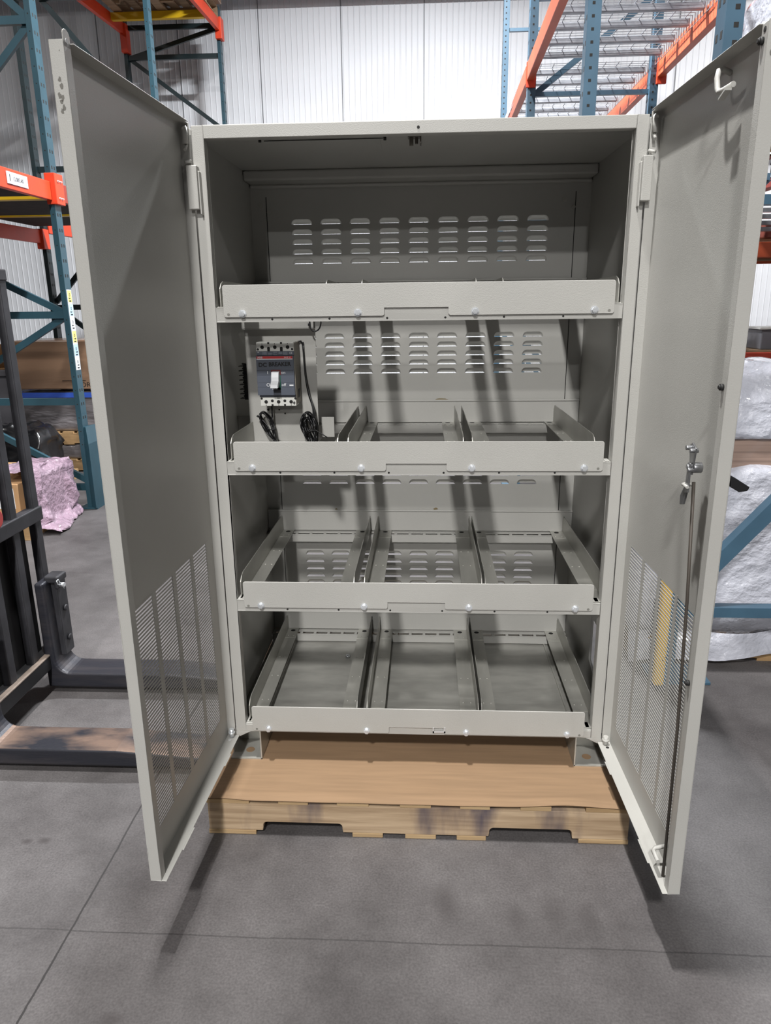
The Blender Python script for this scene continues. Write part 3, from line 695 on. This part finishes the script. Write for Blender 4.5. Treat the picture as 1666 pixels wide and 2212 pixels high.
build('mast', q, FORKD, FK, bevel=.004)
q = MB(); q.cyl((-1.50, .375, .80), (-1.455, .375, .80), .035, 18); build('knob', q, REDKNOB, FK, bevel=.006)

# ------------------------------------------------------------------ racks
def holes(mbx, x, y, z0, z1, pitch, face, off, size, m=1):
    z = z0
    while z < z1:
        for o_ in off:
            if face == 'x+': mbx.box(x - .001, x + .0006, y + o_ - size, y + o_ + size, z - size * 1.4, z + size * 1.4, m)
            elif face == 'x-': mbx.box(x - .0006, x + .001, y + o_ - size, y + o_ + size, z - size * 1.4, z + size * 1.4, m)
            else: mbx.box(x + o_ - size, x + o_ + size, y - .0006, y + .001, z - size, z + size, m)
        z += pitch
def upright(rack, x, y, h, mt, dx=.04, dy=.09, hz=None, style='left'):
    q = MB(); q.box(x - dx, x, y, y + dy, .012, h) if style == 'left' else q.box(x, x + dx, y, y + dy, .012, h)
    if hz:
        if style == 'left': holes(q, x, y + dy / 2, hz[0], hz[1], .1016, 'x+', (-.017, .017), .0078); holes(q, x - dx / 2, y, hz[0], hz[1], .1016, 'y', (0,), .004)
        else: holes(q, x + dx * .42, y, hz[0], hz[1], .0508, 'y', (0,), .0065); holes(q, x, y + dy / 2, hz[0], hz[1], .1016, 'x-', (-.02, .02), .007)
    q.box(x - .09, x + .05, y - .03, y + dy + .03, 0, .012)
    return build('upright', q, [mt, DARKHOLE], rack, bevel=.003)
def brace(rack, p, q_, mt, w_=.035, h_=.03):
    m = MB(); m.bar(p, q_, w_, h_); return build('brace', m, mt, rack)
def beam(rack, p, q_, mt, h=.12, w_=.045, conn=True, cmt=None, step=True):
    m = MB(); m.bar(p, q_, w_, h); o = build('beam', m, mt, rack, bevel=.004)
    return o
def connector(parent, c, sx, sy, sz, mt, bolts=None):
    m = MB(); m.box(c[0] - sx / 2, c[0] + sx / 2, c[1] - sy / 2, c[1] + sy / 2, c[2] - sz / 2, c[2] + sz / 2)
    o = build('beam_connector', m, mt, parent, bevel=.004); return o

# left rack: three frames going back along the aisle
RL = thing('pallet_rack', 'teal pallet rack with orange beams along the left side', 'rack', (-3.05, 5.4, 0))
FR = [((-2.55, 3.35), (-3.70, 3.35)), ((-2.43, 5.3), (-3.63, 5.3)), ((-2.365, 7.55), (-3.48, 7.55))]
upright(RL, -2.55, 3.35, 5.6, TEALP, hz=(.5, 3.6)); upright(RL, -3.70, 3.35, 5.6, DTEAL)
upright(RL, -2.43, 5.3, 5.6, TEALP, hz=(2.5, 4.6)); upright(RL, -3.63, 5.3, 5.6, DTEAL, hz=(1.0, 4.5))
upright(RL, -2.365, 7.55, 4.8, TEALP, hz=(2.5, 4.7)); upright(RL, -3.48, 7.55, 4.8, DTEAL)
BR = [([(1.45, TEALP), (.82, TEALP), (3.32, TEALP), (.16, TEALP)], [('f', 1.45, 2.0), ('f', 1.45, .82), ('b', .82, .2), ('f', 3.32, 2.25), ('f', 3.32, 4.3)]),
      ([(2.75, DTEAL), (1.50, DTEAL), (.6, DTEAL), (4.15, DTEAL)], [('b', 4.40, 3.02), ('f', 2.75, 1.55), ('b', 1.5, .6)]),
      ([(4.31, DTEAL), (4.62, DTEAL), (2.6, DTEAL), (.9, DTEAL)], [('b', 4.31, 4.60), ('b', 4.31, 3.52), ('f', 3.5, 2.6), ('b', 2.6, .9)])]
for ((xf, y), (xb, _)), (hs, ds) in zip(FR, BR):
    yy = y + .045
    for z, mt in hs: brace(RL, (xf - .02, yy, z), (xb, yy, z), mt, .035, .05)
    for sd, z0, z1 in ds:
        xa, xc = (xf - .03, xb) if sd == 'f' else (xb, xf - .03)
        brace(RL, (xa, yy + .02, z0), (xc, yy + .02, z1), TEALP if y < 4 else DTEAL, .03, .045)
q = MB(); q.prism([(-2.552, 3.34, .012), (-2.50, 3.30, .012), (-2.50, 3.46, .012), (-2.552, 3.45, .012)], (0, 0, .50)); q.prism([(-2.55, 3.34, .512), (-2.50, 3.30, .512), (-2.50, 3.46, .512)], (-.03, .05, .12)); build('post_guard', q, TEALP, RL, bevel=.006)
# beams, level one and level two
def lbeam(p, q_, z, mt, h=.12):
    o = beam(RL, (p[0], p[1], z), (q_[0], q_[1], z), mt, h)
    return o
b1 = lbeam((-2.60, .9), (-2.575, 3.33), 2.275, ORANGE); connector(b1, (-2.555, 3.39, 2.29), .075, .12, .20, ORANGE)
b2 = lbeam((-2.565, 3.46), (-2.455, 5.28), 2.275, REDP); connector(b2, (-2.44, 5.3, 2.29), .07, .08, .16, ORANGE)
b3 = lbeam((-3.72, .9), (-3.71, 3.33), 2.15, ORANGE); b4 = lbeam((-3.70, 3.46), (-3.65, 5.28), 2.15, ORANGE); connector(b4, (-3.64, 5.28, 2.13), .07, .12, .18, ORANGE)
b5 = lbeam((-2.45, 5.38), (-2.375, 7.53), 4.60, ORANGE); connector(b5, (-2.37, 7.56, 4.57), .075, .12, .22, ORANGE)
b6 = lbeam((-3.64, 5.38), (-3.50, 7.53), 4.60, ORANGE); connector(b6, (-3.49, 7.56, 4.5), .075, .12, .3, ORANGE)
b7 = lbeam((-2.55, 3.46), (-2.44, 5.28), 4.60, ORANGE); b8 = lbeam((-3.70, 3.46), (-3.65, 5.28), 4.60, ORANGE)
b9 = lbeam((-3.64, 5.38), (-3.50, 7.53), 2.25, ORANGE); b10 = lbeam((-2.45, 5.38), (-2.375, 7.53), 2.25, REDP)
for j, (dy, dz) in enumerate(((-.018, .05), (.018, .05), (-.018, -.06), (.018, -.06))):
    q = hexbolt((-2.5175, 3.39 + dy, 2.29 + dz), .006, (1, 0, 0), .008); build('bolt', q, ZINC, b1)
for yy in (1.9, 3.42, 4.4): q = MB(); q.box(-3.70, -2.56, yy, yy + .07, 2.235, 2.35); build('support_bar', q, YELLOW, RL, bevel=.003)
for yy in (7.2, 6.0, 4.4): q = MB(); q.box(-3.6, -2.45, yy, yy + .06, 4.58, 4.655); build('support_bar', q, YELLOW, RL, bevel=.003)
q = MB(); q.box(-2.576, -2.572, 2.60, 2.80, 2.24, 2.315)
q = MB(); q.box(-2.5565, -2.5505, 2.78, 3.02, 2.245, 2.315); sg = build('location_sign', q, LABELW, RL, label='small white location sign with an arrow')
text('marking', '12.085.A0', .034, (-2.549, 2.84, 2.278), (0, 1, 0), (0, 0, 1), INK, sg, .9); text('marking', 'I', .06, (-2.549, 2.80, 2.278), (0, 1, 0), (0, 0, 1), INK, sg)
# the strip of location labels on the first post
tg = [(LABELY, '<'), (LABELB, '<'), (LABELW, '<'), (LABELY, '>'), (LABELB, '>'), (LABELW, '>')]
q = MB(); q.box(-2.551, -2.5485, 3.362, 3.432, 1.055, 1.625); st = build('label_strip', q, LABELW, RL, label='long white strip of six bin location labels')
for k, (mt, ar) in enumerate(tg):
    z = 1.58 - k * .095; q = MB(); q.box(-2.5488, -2.5478, 3.367, 3.427, z - .042, z + .040); lb = build('location_label', q, mt, st)
    text('marking', '0', .034, (-2.5474, 3.397, z + .008), (0, 1, 0), (0, 0, 1), INK, lb, 1, 'CENTER')
    q = MB(); s_ = -1 if ar == '<' else 1
    q.box(-2.5476, -2.547, 3.385, 3.409, z - .017, z - .013); q.prism([(-2.5476, 3.397 + s_ * .018, z - .015), (-2.5476, 3.397 + s_ * .006, z - .007), (-2.5476, 3.397 + s_ * .006, z - .023)], (.0006, 0, 0)); q.box(-2.5476, -2.547, 3.382, 3.412, z - .038, z - .030)
    build('marking', q, INK, lb)
# very dark brown boards and stored goods on level one
for y0_, y1_ in ((1.2, 1.85), (2.0, 2.6), (2.65, 3.3), (3.52, 4.35), (4.5, 5.2)):
    q = MB(); q.box(-3.66, -2.63, y0_, y1_, 2.24, 2.30); q.box(-3.6, -2.67, y0_ + .02, y1_ - .02, 2.30, 2.325)
    tag(build('wooden_deck', q, BOARD), 'dark brown plank deck on the left rack, one of a row over the yellow bars', 'shelf board', 'plank decks on the left rack')
# goods on top level: pallet with cartons seen from below
def pallet(name, x0, x1, y0, y1, z, mt, label, group=None, along='x', nb=7):
    t = thing(name, label, 'pallet', ((x0 + x1) / 2, (y0 + y1) / 2, z), group)
    if along == 'x':
        for yy in (y0, (y0 + y1) / 2 - .02, y1 - .04):
            q = MB(); L_ = x1 - x0
            pts = [(x0, .014), (x0 + L_ * .13, .014), (x0 + L_ * .14, .05), (x0 + L_ * .32, .05), (x0 + L_ * .33, .014), (x0 + L_ * .67, .014), (x0 + L_ * .68, .05), (x0 + L_ * .86, .05), (x0 + L_ * .87, .014), (x1, .014), (x1, .104), (x0, .104)]
            q.prism([(a, yy, z + c) for a, c in pts], (0, .04, 0)); build('stringer', q, mt, t)
        for k in range(nb):
            q = MB(); xx = x0 + (x1 - x0 - .1) * k / (nb - 1); q.box(xx, xx + .1, y0, y1, z + .104, z + .12); build('deck_board', q, mt, t)
        for k in range(3): q = MB(); xx = x0 + (x1 - x0 - .1) * k / 2; q.box(xx, xx + .1, y0, y1, z, z + .014); build('bottom_board', q, mt, t)
    else:
        for xx in (x0, (x0 + x1) / 2 - .02, x1 - .04): q = MB(); q.box(xx, xx + .04, y0, y1, z + .014, z + .104); build('stringer', q, mt, t)
        for k in range(nb): q = MB(); yy = y0 + (y1 - y0 - .1) * k / (nb - 1); q.box(x0, x1, yy, yy + .1, z + .104, z + .12); build('deck_board', q, mt, t)
        for k in range(5): q = MB(); yy = y0 + (y1 - y0 - .1) * k / 4; q.box(x0, x1, yy, yy + .1, z, z + .014); build('bottom_board', q, mt, t)
    return t
def carton(name, x0, x1, y0, y1, z0, z1, mt, label, cat='box', group=None, tape=True):
    t = thing(name, label, cat, ((x0 + x1) / 2, (y0 + y1) / 2, z0), group)
    q = MB(); q.box(x0, x1, y0, y1, z0, z1); build('carton_body', q, mt, t, bevel=.006)
    if tape: q = MB(); q.box((x0 + x1) / 2 - .03, (x0 + x1) / 2 + .03, y0 - .001, y1 + .001, z1 - .06, z1 + .0012); build('tape', q, mat('tape', rgb(190, 160, 118), .3, coat=.4) if 'tape' not in bpy.data.materials else bpy.data.materials['tape'], t)
    return t
pallet('pallet', -3.50, -2.40, 5.50, 6.42, 4.66, WOODD, 'pallet on the top level of the left rack, nearer of the two', 'top level pallets', 'x', 8)
pallet('pallet', -3.46, -2.36, 6.55, 7.50, 4.66, WOODD, 'pallet on the top level of the left rack, next to the back wall', 'top level pallets', 'x', 8)
carton('carton', -3.45, -2.42, 5.55, 6.40, 4.78, 5.4, CARDD, 'large brown carton on the nearer top level pallet of the left rack', tape=False)
carton('carton', -3.42, -2.30, 6.60, 7.45, 4.78, 5.4, CARDD, 'large brown carton on the top level pallet beside the back wall', tape=False)

# goods behind the first left post
pallet('pallet', -3.78, -2.85, 4.62, 5.2, .0, WOODO, 'lower pallet of the wrapped stack behind the teal post', None)
def lump(cx, cy, cz, sx, sy, sz, amp, seed, n=10, taper=0., fr=3.0):
    q = MB()
    def face(o, u, v):
        def fn(i, j):
            p = V(o) + V(u) * (i * 2 - 1) + V(v) * (j * 2 - 1)
            pr = V((p.x * sx, p.y * sy, p.z * sz)); k = 1 - taper * max(0, p.z) ** 2
            r_ = V((abs(p.x), abs(p.y), abs(p.z)))
            edge = sorted((r_.x, r_.y, r_.z))[1]; sh = 1 - .05 * max(0, edge - .8) / .2
            nn = noise.noise_vector(V((pr.x + seed, pr.y, pr.z)) * fr) + .5 * noise.noise_vector(V((pr.x + seed, pr.y, pr.z)) * fr * 2.7)
            w_ = V((cx, cy, cz)) + V((pr.x * k * sh, pr.y * k * sh, pr.z * sh)) + nn * amp
            if p.z <= -.999: w_.z = cz - sz
            w_.z = max(w_.z, cz - sz)
            return w_
        q.grid(fn, n, n)
    face((0, -1, 0), (1, 0, 0), (0, 0, 1)); face((0, 1, 0), (-1, 0, 0), (0, 0, 1)); face((1, 0, 0), (0, 1, 0), (0, 0, 1)); face((-1, 0, 0), (0, -1, 0), (0, 0, 1)); face((0, 0, 1), (1, 0, 0), (0, 1, 0)); face((0, 0, -1), (-1, 0, 0), (0, 1, 0))
    return q
tag(build('wrapped_load', lump(-3.315, 4.91, .191, .43, .27, .069, .008, 3), WRAPG), 'low grey wrapped load between two stacked pallets behind the teal post', 'wrapped load')
pallet('pallet', -3.78, -2.85, 4.62, 5.2, .262, WOODO, 'upper pallet of the wrapped stack behind the teal post', None)
wl = thing('wrapped_load', 'grey stretch-wrapped load with a blue band on the upper pallet behind the teal post', 'wrapped load', (-3.5, 4.9, .382))
build('wrap', lump(-3.315, 4.91, .571, .44, .27, .188, .012, 9, 16), WRAPG, wl)
q = MB(); q.box(-3.775, -2.86, 4.625, 5.195, .700, .745); build('film_band', q, BLUEBAND, wl, label='blue film band')
q = MB(); q.box(-3.72, -3.02, 4.62, 5.1, .775, 1.215); cbx = thing('carton', 'big wrapped brown carton lettered L-DRI on top of the wrapped stack behind the teal post', 'box', (-3.37, 4.86, .775))
build('carton_body', q, CARDD, cbx, bevel=.012); text('marking', 'L-DRI', .062, (-3.185, 4.6185, .815), (1, 0, 0), (0, 0, 1), INK, cbx, 1.1)
q = MB(); q.box(-3.30, -3.08, 4.618, 4.6195, .855, .858); build('marking', q, INK, cbx)
# open carton, grey crate and black bag farther left
oc = thing('open_carton', 'open brown carton with one side cut away on the grey bin lid', 'box', (-3.95, 5.1, .926))
q = MB(); q.box(-4.16, -3.74, 5.0, 5.26, .927, .937); q.box(-4.16, -4.15, 5.0, 5.26, .927, 1.16); q.box(-3.75, -3.74, 5.0, 5.26, .927, 1.16); q.box(-4.16, -3.74, 5.25, 5.26, .927, 1.16); build('carton_body', q, CARDB2, oc, bevel=.003)
q = MB(); q.prism([(-4.16, 5.02, 1.16), (-3.75, 5.02, 1.16), (-3.75, 5.2, 1.14)], (0, 0, .006)); build('flap', q, CARDB2, oc)
gb = thing('storage_bin', 'big grey plastic bin with a flat lid left behind the forklift backrest', 'bin', (-4.25, 5.0, 0))
q = MB(); q.box(-4.9, -3.84, 5.02, 5.25, 0, .86); build('bin_body', q, GREYBIN, gb, bevel=.03, seg=3)
q = MB(); q.box(-4.94, -3.82, 4.99, 5.27, .86, .925); build('lid', q, GREYBIN, gb, bevel=.012)
tag(build('rubbish_bag', lump(-3.45, 4.15, .31, .24, .2, .22, .06, 21, 12, .2, 4), BAGM), 'black plastic bag bulging on a low crate behind the forklift bars', 'bag')
# a light grey box that the bag sits on is a crate
tag(build('crate', MB().box(-3.75, -3.15, 3.9, 4.4, 0, .08), WOODO), 'low wooden crate base under the black bag', 'crate')

# pink wrapped cartons
pallet('pallet', -3.55, -2.62, 2.55, 3.2, 0, WOODO, 'pallet under the pink-wrapped cartons behind the forklift')
cl = []
for k, (x0, x1, y0, y1, z1, tx) in enumerate(((-3.50, -2.70, 2.62, 2.86, .37, 'near'), (-3.48, -2.68, 2.88, 3.14, .41, 'far'))):
    t = carton('carton', x0, x1, y0, y1, .122, z1, CARDB2, 'brown carton with a white barcode label, %s one under the pink bubble wrap' % ('nearer' if k == 0 else 'farther'), tape=False)
    if k == 0:
        q = MB(); q.box(x1 - .17, x1 - .03, y0 - .001, y0 + .0005, .20, .34); q2 = build('shipping_label', q, LABELW, t, label='white barcode label')
        q = MB(); q.box(x0 + .3, x1 - .30, y0 - .001, y0 + .0005, .22, .34); build('shipping_label', q, LABELW, t)
        q = MB()
        for j in range(9): q.box(x1 - .155 + j * .012, x1 - .155 + j * .012 + (.005 if j % 3 else .008), y0 - .0014, y0 - .0008, .215, .26)
        for j in range(3): q.box(x1 - .16, x1 - .09, y0 - .0014, y0 - .0008, .275 + j * .018, .281 + j * .018)
        build('marking', q, INK, q2)
def pinkf(i, j):
    y = 2.66 + .58 * i; t = j
    if t < .35: x = -2.86 + t / .35 * .20; z = .437 + .015 * sin(i * 5)
    elif t < .85: k = (t - .35) / .5; x = -2.655 + .05 * k + .03 * sin(i * 9); z = .43 - .37 * k
    else: k = (t - .85) / .15; x = -2.60 + .12 * k * (1.2 - i); z = .06 - .052 * k
    nn = noise.noise_vector(V((x * 9, y * 9, z * 9 + 3))); nn2 = noise.noise_vector(V((x * 24, y * 24, z * 24)))
    p = V((x, y, z)) + V((nn.x * .035, nn.y * .03, abs(nn.z) * .03)) + nn2 * .012; p.z = max(p.z, .006); p.x = max(p.x, -2.612) if z < .40 else p.x
    return p
q = MB(); q.grid(pinkf, 44, 40)
pw = build('bubble_wrap', q, PINK); sm_ = pw.modifiers.new('thick', 'SOLIDIFY'); sm_.thickness = .003
tag(pw, 'shiny pink bubble wrap hanging down over the cartons to the floor', 'bubble wrap')

# ------------------------------------------------------------------ right side
RR = thing('pallet_rack', 'blue pallet rack with faded orange beams and wire decks, right of the back wall', 'rack', (1.2, 4.1, 0))
P1, P2, P3 = (.80, 6.5), (.77, 4.1), (.735, 1.77)
DP = .885
for (x, y) in (P1, P2, P3):
    h = 4.6; upright(RR, x, y, h, BLUEP, .06, .075, (1.7, 4.4), 'right'); upright(RR, x + DP + (.32 if y < 3 else 0), y, h, BLUEP, .06, .075, (1.7, 4.4) if y > 3 else None, 'right')
    yy = y + .04
    lv = [.3, 1.2, 2.1, 2.98, 3.6, 4.3]
    lv = [.3, 1.2, 2.05] if y < 3 else lv if y < 5 else [.3, 1.2, 2.1, 4.15]
    for z in lv: brace(RR, (x + .05, yy, z), (x + DP, yy, z), BLUEP)
    for k in range(len(lv) - 1):
        if k in (1, 2) and y > 3: continue
        a_, c_ = (x + .05, x + DP) if k % 2 else (x + DP, x + .05)
        brace(RR, (a_, yy + .02, lv[k]), (c_, yy + .02, lv[k + 1]), BLUEP, .03, .04)
def rbeam(x0, y0, x1, y1, z, mt, hh=.12): return beam(RR, (x0, y0, z), (x1, y1, z), mt, hh, .05)
for (a_, c_) in ((P3, P2), (P2, P1)):
    for dx in (-.01, DP + .045):
        o = rbeam(a_[0] + dx + .025, a_[1] + .07, c_[0] + dx + .025, c_[1] - .005, 3.12, ORANGE2)
        connector(o, (c_[0] + dx + .03, c_[1] - .012, 3.10), .07, .024, .17, ORANGE)
o = rbeam(P1[0] + .015, 6.58, P1[0] + .01, 8.0, 3.12, ORANGE2); rbeam(P1[0] + DP + .06, 6.58, P1[0] + DP + .06, 8.0, 3.12, ORANGE2)
# wire decks: galvanised channels with a mesh of wire on top
def wiredeck(y0, y1, x0, x1, z, label):
    t = thing('wire_deck', label, 'wire deck', ((x0 + x1) / 2, (y0 + y1) / 2, z), 'wire decks on the right rack')
    for k in range(4):
        yy = y0 + (y1 - y0) * (k + .5) / 4; q = MB(); q.box(x0, x1, yy - .022, yy + .022, z - .038, z); build('channel', q, GALV, t, bevel=.006)
    q = MB(); yy = y0
    while yy < y1: q.box(x0, x1, yy - .0018, yy + .0018, z, z + .0036); yy += .05
    xx = x0 + .01
    while xx < x1: q.box(xx - .0022, xx + .0022, y0, y1, z + .0036, z + .0075); xx += .095
    for xx in (x0, x1): 
        yy = y0
        while yy < y1: q.box(xx - .003, xx + .003, yy - .0018, yy + .0018, z - .06, z + .003); yy += .05
    q.box(x0 - .004, x0, y0, y1, z - .062, z - .058); q.box(x1, x1 + .004, y0, y1, z - .062, z - .058)
    build('wire_mesh', q, GALV, t)
for k, (y0, y1) in enumerate(((1.86, 2.92), (2.96, 4.06), (4.2, 5.3), (5.34, 6.44))):
    wiredeck(y0, y1, .775, 1.67, 3.195, 'galvanised wire deck on the right rack, %s from the front' % ('first', 'second', 'third', 'fourth')[k])
# safety cable hanging from behind
q = MB(); q.tube([(1.93, 4.9, 4.4), (1.90, 4.9, 2.9)], .004, 6); q.tube([(1.90 + .03 * sin(t * .7), 4.9, 2.86 + .045 * cos(t * .7)) for t in range(10)], .004, 6)
tag(build('hanging_cable', q, GALV), 'thin grey cable with a loop hanging before the back wall above the right door', 'cable')

# near right frame with guard, base plate and braces
RN = thing('rack_frame', 'blue rack frame with braces and a yellow guard right behind the open right door', 'rack', (1.4, .8, 0))
q = MB(); q.box(.985, 1.045, .775, .86, .012, 3.4); holes(q, 1.022, .775, 1.9, 3.3, .0508, 'y', (0,), .008); holes(q, .985, .817, .1, 3.3, .1016, 'x-', (-.02, .02), .009); build('upright', q, [BLUEP, DARKHOLE], RN, bevel=.004)
q = MB(); q.box(2.05, 2.11, .775, .86, .012, 3.4); build('upright', q, BLUEP, RN, bevel=.004)
q = MB(); q.box(.95, 1.185, .74, .90, 0, .012); build('base_plate', q, BLUEP, RN, bevel=.002)
build('anchor_bolt', hexbolt((1.155, .785, .012), .012, (0, 0, 1), .018), ZINC, RN, label='zinc anchor bolt in the base plate')
q = MB(); q.box(.944, .986, .70, .74, .012, .468); build('column_guard', q, GUARDY, RN, bevel=.012, seg=3, label='yellow column guard')
q = MB(); q.cyl((.980, .6995, .14), (.980, .702, .14), .004, 8); q.cyl((.972, .6995, .13), (.972, .702, .13), .004, 8); build('screw_hole', q, DARKHOLE, RN)
brace(RN, (1.0, .82, .295), (2.08, .82, .295), BLUEP, .05, .042)
brace(RN, (1.03, .80, .34), (1.60, .80, 1.03), BLUEP, .05, .055); brace(RN, (1.60, .80, 1.03), (2.05, .80, 1.5), BLUEP, .05, .055)
brace(RN, (1.0, .82, 1.835), (2.08, .82, 1.835), BLUEP, .05, .032); brace(RN, (2.05, .80, 2.0), (1.03, .80, 3.0), BLUEP, .04, .04)

# wrapped loads in the near right bay
pallet('pallet', .92, 2.1, .96, 1.62, .0, WOODO, 'pallet under the shiny white wrapped load on the right')
WL = thing('wrapped_load', 'tall load in shiny white stretch wrap with a bare brown band, right of the cabinet', 'wrapped load', (1.5, 1.3, .12))
build('wrap', lump(1.50, 1.29, .488, .64, .335, .366, .03, 5, 30, .03, 3.4), WRAPW, WL)
q = MB(); q.box(.88, 2.12, 1.0, 1.6, .79, .985); build('cardboard_sheets', q, WRAPB, WL, bevel=.01, label='stack of brown sheets showing through the wrap')
build('wrap', lump(1.42, 1.30, 1.10, .55, .31, .135, .04, 15, 22, .2, 3.2), WRAPW, WL)
def tail(i, j):
    x = .90 + 1.2 * i; z = .13 * (1 - j) + .012 + (i ** 1.5) * .10 * j; y = .955 - .03 * j + .02 * sin(i * 14)
    nn = noise.noise_vector(V((x * 7, z * 12, 2))); return V((x, y, z)) + V((0, -abs(nn.y) * .025, nn.z * .008))
q = MB(); q.grid(tail, 30, 10); tl = build('wrap_tail', q, WRAPW, WL)

# beam and load above it, right edge
RB_ = thing('rack_beam', 'red rack beam with a white location sign at the right edge above the door', 'beam', (1.70, 1.6, 2.0))
q = MB(); q.box(1.66, 1.71, .86, 2.6, 2.015, 2.16); build('beam_body', q, REDP, RB_, bevel=.004)
q = MB(); q.box(1.657, 1.66, 1.55, 1.95, 2.06, 2.14); s2 = build('location_sign', q, LABELW, RB_, label='white sign with an arrow')
q = MB(); q.box(1.6562, 1.657, 1.88, 1.888, 2.07, 2.12); q.prism([(1.6562, 1.884, 2.135), (1.6562, 1.866, 2.115), (1.6562, 1.902, 2.115)], (.0008, 0, 0)); build('marking', q, INK, s2)
pallet('pallet', 1.62, 2.5, .9, 2.5, 2.17, WOODO, 'pallet on the red beam at the right edge', None, 'y')
tag(build('wrapped_load', lump(2.08, 1.7, 2.62, .44, .8, .33, .03, 33, 14), WRAPW), 'white wrapped load on the pallet above the red beam, right edge', 'wrapped load')

# far right rack running along the back
RF = thing('pallet_rack', 'dark blue rack with red and orange beams far back at the right edge', 'rack', (3.2, 4.2, 0))
for x in (2.47, 5.0):
    q = MB(); q.box(x, x + .05, 4.05, 4.13, .012, 2.9); holes(q, x + .025, 4.05, .8, 2.2, .0508, 'y', (0,), .008); build('upright', q, [BLUEP, DARKHOLE], RF)
    q = MB(); q.box(x, x + .05, 5.05, 5.13, .012, 2.9); build('upright', q, BLUEP, RF)
for z, mt in ((1.045, REDP), (1.86, ORANGE2)):
    for yy in (4.0, 5.1): beam(RF, (2.47, yy, z), (5.0, yy, z), mt, .11)
brace(RF, (2.495, 4.1, 1.30), (2.495, 5.1, 1.0), DTEAL)
for k in range(4): q = MB(); q.box(2.5, 4.9, 4.05, 4.1, 2.13 - k * .045, 2.16 - k * .045); build('deck_channel', q, GALV, RF)
q = MB(); q.box(2.5, 4.9, 4.05, 5.1, 1.925, 1.94); q.box(2.5, 4.9, 4.03, 4.05, 1.78, 1.80); build('shelf_board', q, WOODD, RF)
q = MB(); q.box(2.5, 4.9, 4.05, 5.1, 1.10, 1.112); build('shelf_board', q, WOODD, RF)
tag(build('wrapped_load', lump(3.4, 4.5, 2.01, .8, .4, .068, .012, 44, 12), mat('pink_wrapped_goods', rgb(196, 112, 96), .3, 0, .2, 6, coat=.4)), 'reddish wrapped goods on the far right rack above the orange beam', 'wrapped load')
t = thing('storage_bin', 'small grey bin with a white lid on the far right rack', 'bin', (2.8, 4.3, 1.112)); q = MB(); q.box(2.70, 3.05, 4.15, 4.5, 1.112, 1.27); build('bin_body', q, GREYBIN, t, bevel=.008); q = MB(); q.box(2.68, 3.08, 4.13, 4.52, 1.27, 1.285); build('lid', q, WHITEP, t)
carton('carton', 2.58, 2.70, 4.7, 4.9, 1.18, 1.26, CARDB2, 'small brown carton beside the grey bin on the far right rack', tape=False)
for k in range(2): tag(build('white_panel', MB().box(2.50, 2.69, 4.4, 5.0, 1.113 + k * .033, 1.143 + k * .033), WHITEP), ('lower' if k == 0 else 'upper') + ' white panel lying flat beside the grey bin on the far right rack', 'panel')

# ------------------------------------------------------------------ light
def area(name, loc, sx, sy, power, col=(1, .985, .97), rot=(0, 0, 0), spread=pi):
    l = bpy.data.lights.new(name, 'AREA'); l.shape = 'RECTANGLE'; l.size = sx; l.size_y = sy; l.energy = power; l.color = col; l.spread = spread
    o = bpy.data.objects.new(name, l); COL.objects.link(o); o.location = loc; o.rotation_euler = rot; return o
area('high_bay_lamp', (-.612, -.5, 6.2), .12, .4, 400)
area('high_bay_lamp', (-.62, -6.2, 6.2), .35, .6, 720)
area('high_bay_lamp', (-.62, -12.5, 6.2), .35, .6, 850)
area('high_bay_lamp', (-.62, -19, 6.2), .35, .6, 900)
area('high_bay_lamp', (.10, 4.0, 5.6), .6, .3, 680, (.95, .975, 1))
area('high_bay_lamp', (5.2, -6.2, 6.2), .35, .6, 120); area('high_bay_lamp', (5.2, 6.0, 5.6), .35, .6, 200)  # first lamp is unseen, moved here to brighten the left door's inside
area('high_bay_lamp', (-6.5, -.5, 6.2), .35, .6, 120)
g = MB(); g.box(-9, 9, 7.76, 7.84, 5.085, 5.7); structure(build('shadow_girder_1', g, WALLM), 'unseen white girder added to cast the shadow band along the top of the back wall')  # unseen girder, added to keep lamp light off the wall top
wd = bpy.data.worlds.new('warehouse_air'); SC.world = wd; wd.use_nodes = True
bg = wd.node_tree.nodes['Background']; bg.inputs['Color'].default_value = (.9, .93, 1, 1); bg.inputs['Strength'].default_value = .025

SC.cycles.diffuse_bounces = 2
vs_ = SC.view_settings; SC.display_settings.display_device = 'sRGB'
vs_.view_transform = 'Standard'; vs_.look = 'None'; vs_.gamma = 1; vs_.exposure = 0; vs_.use_curve_mapping = False
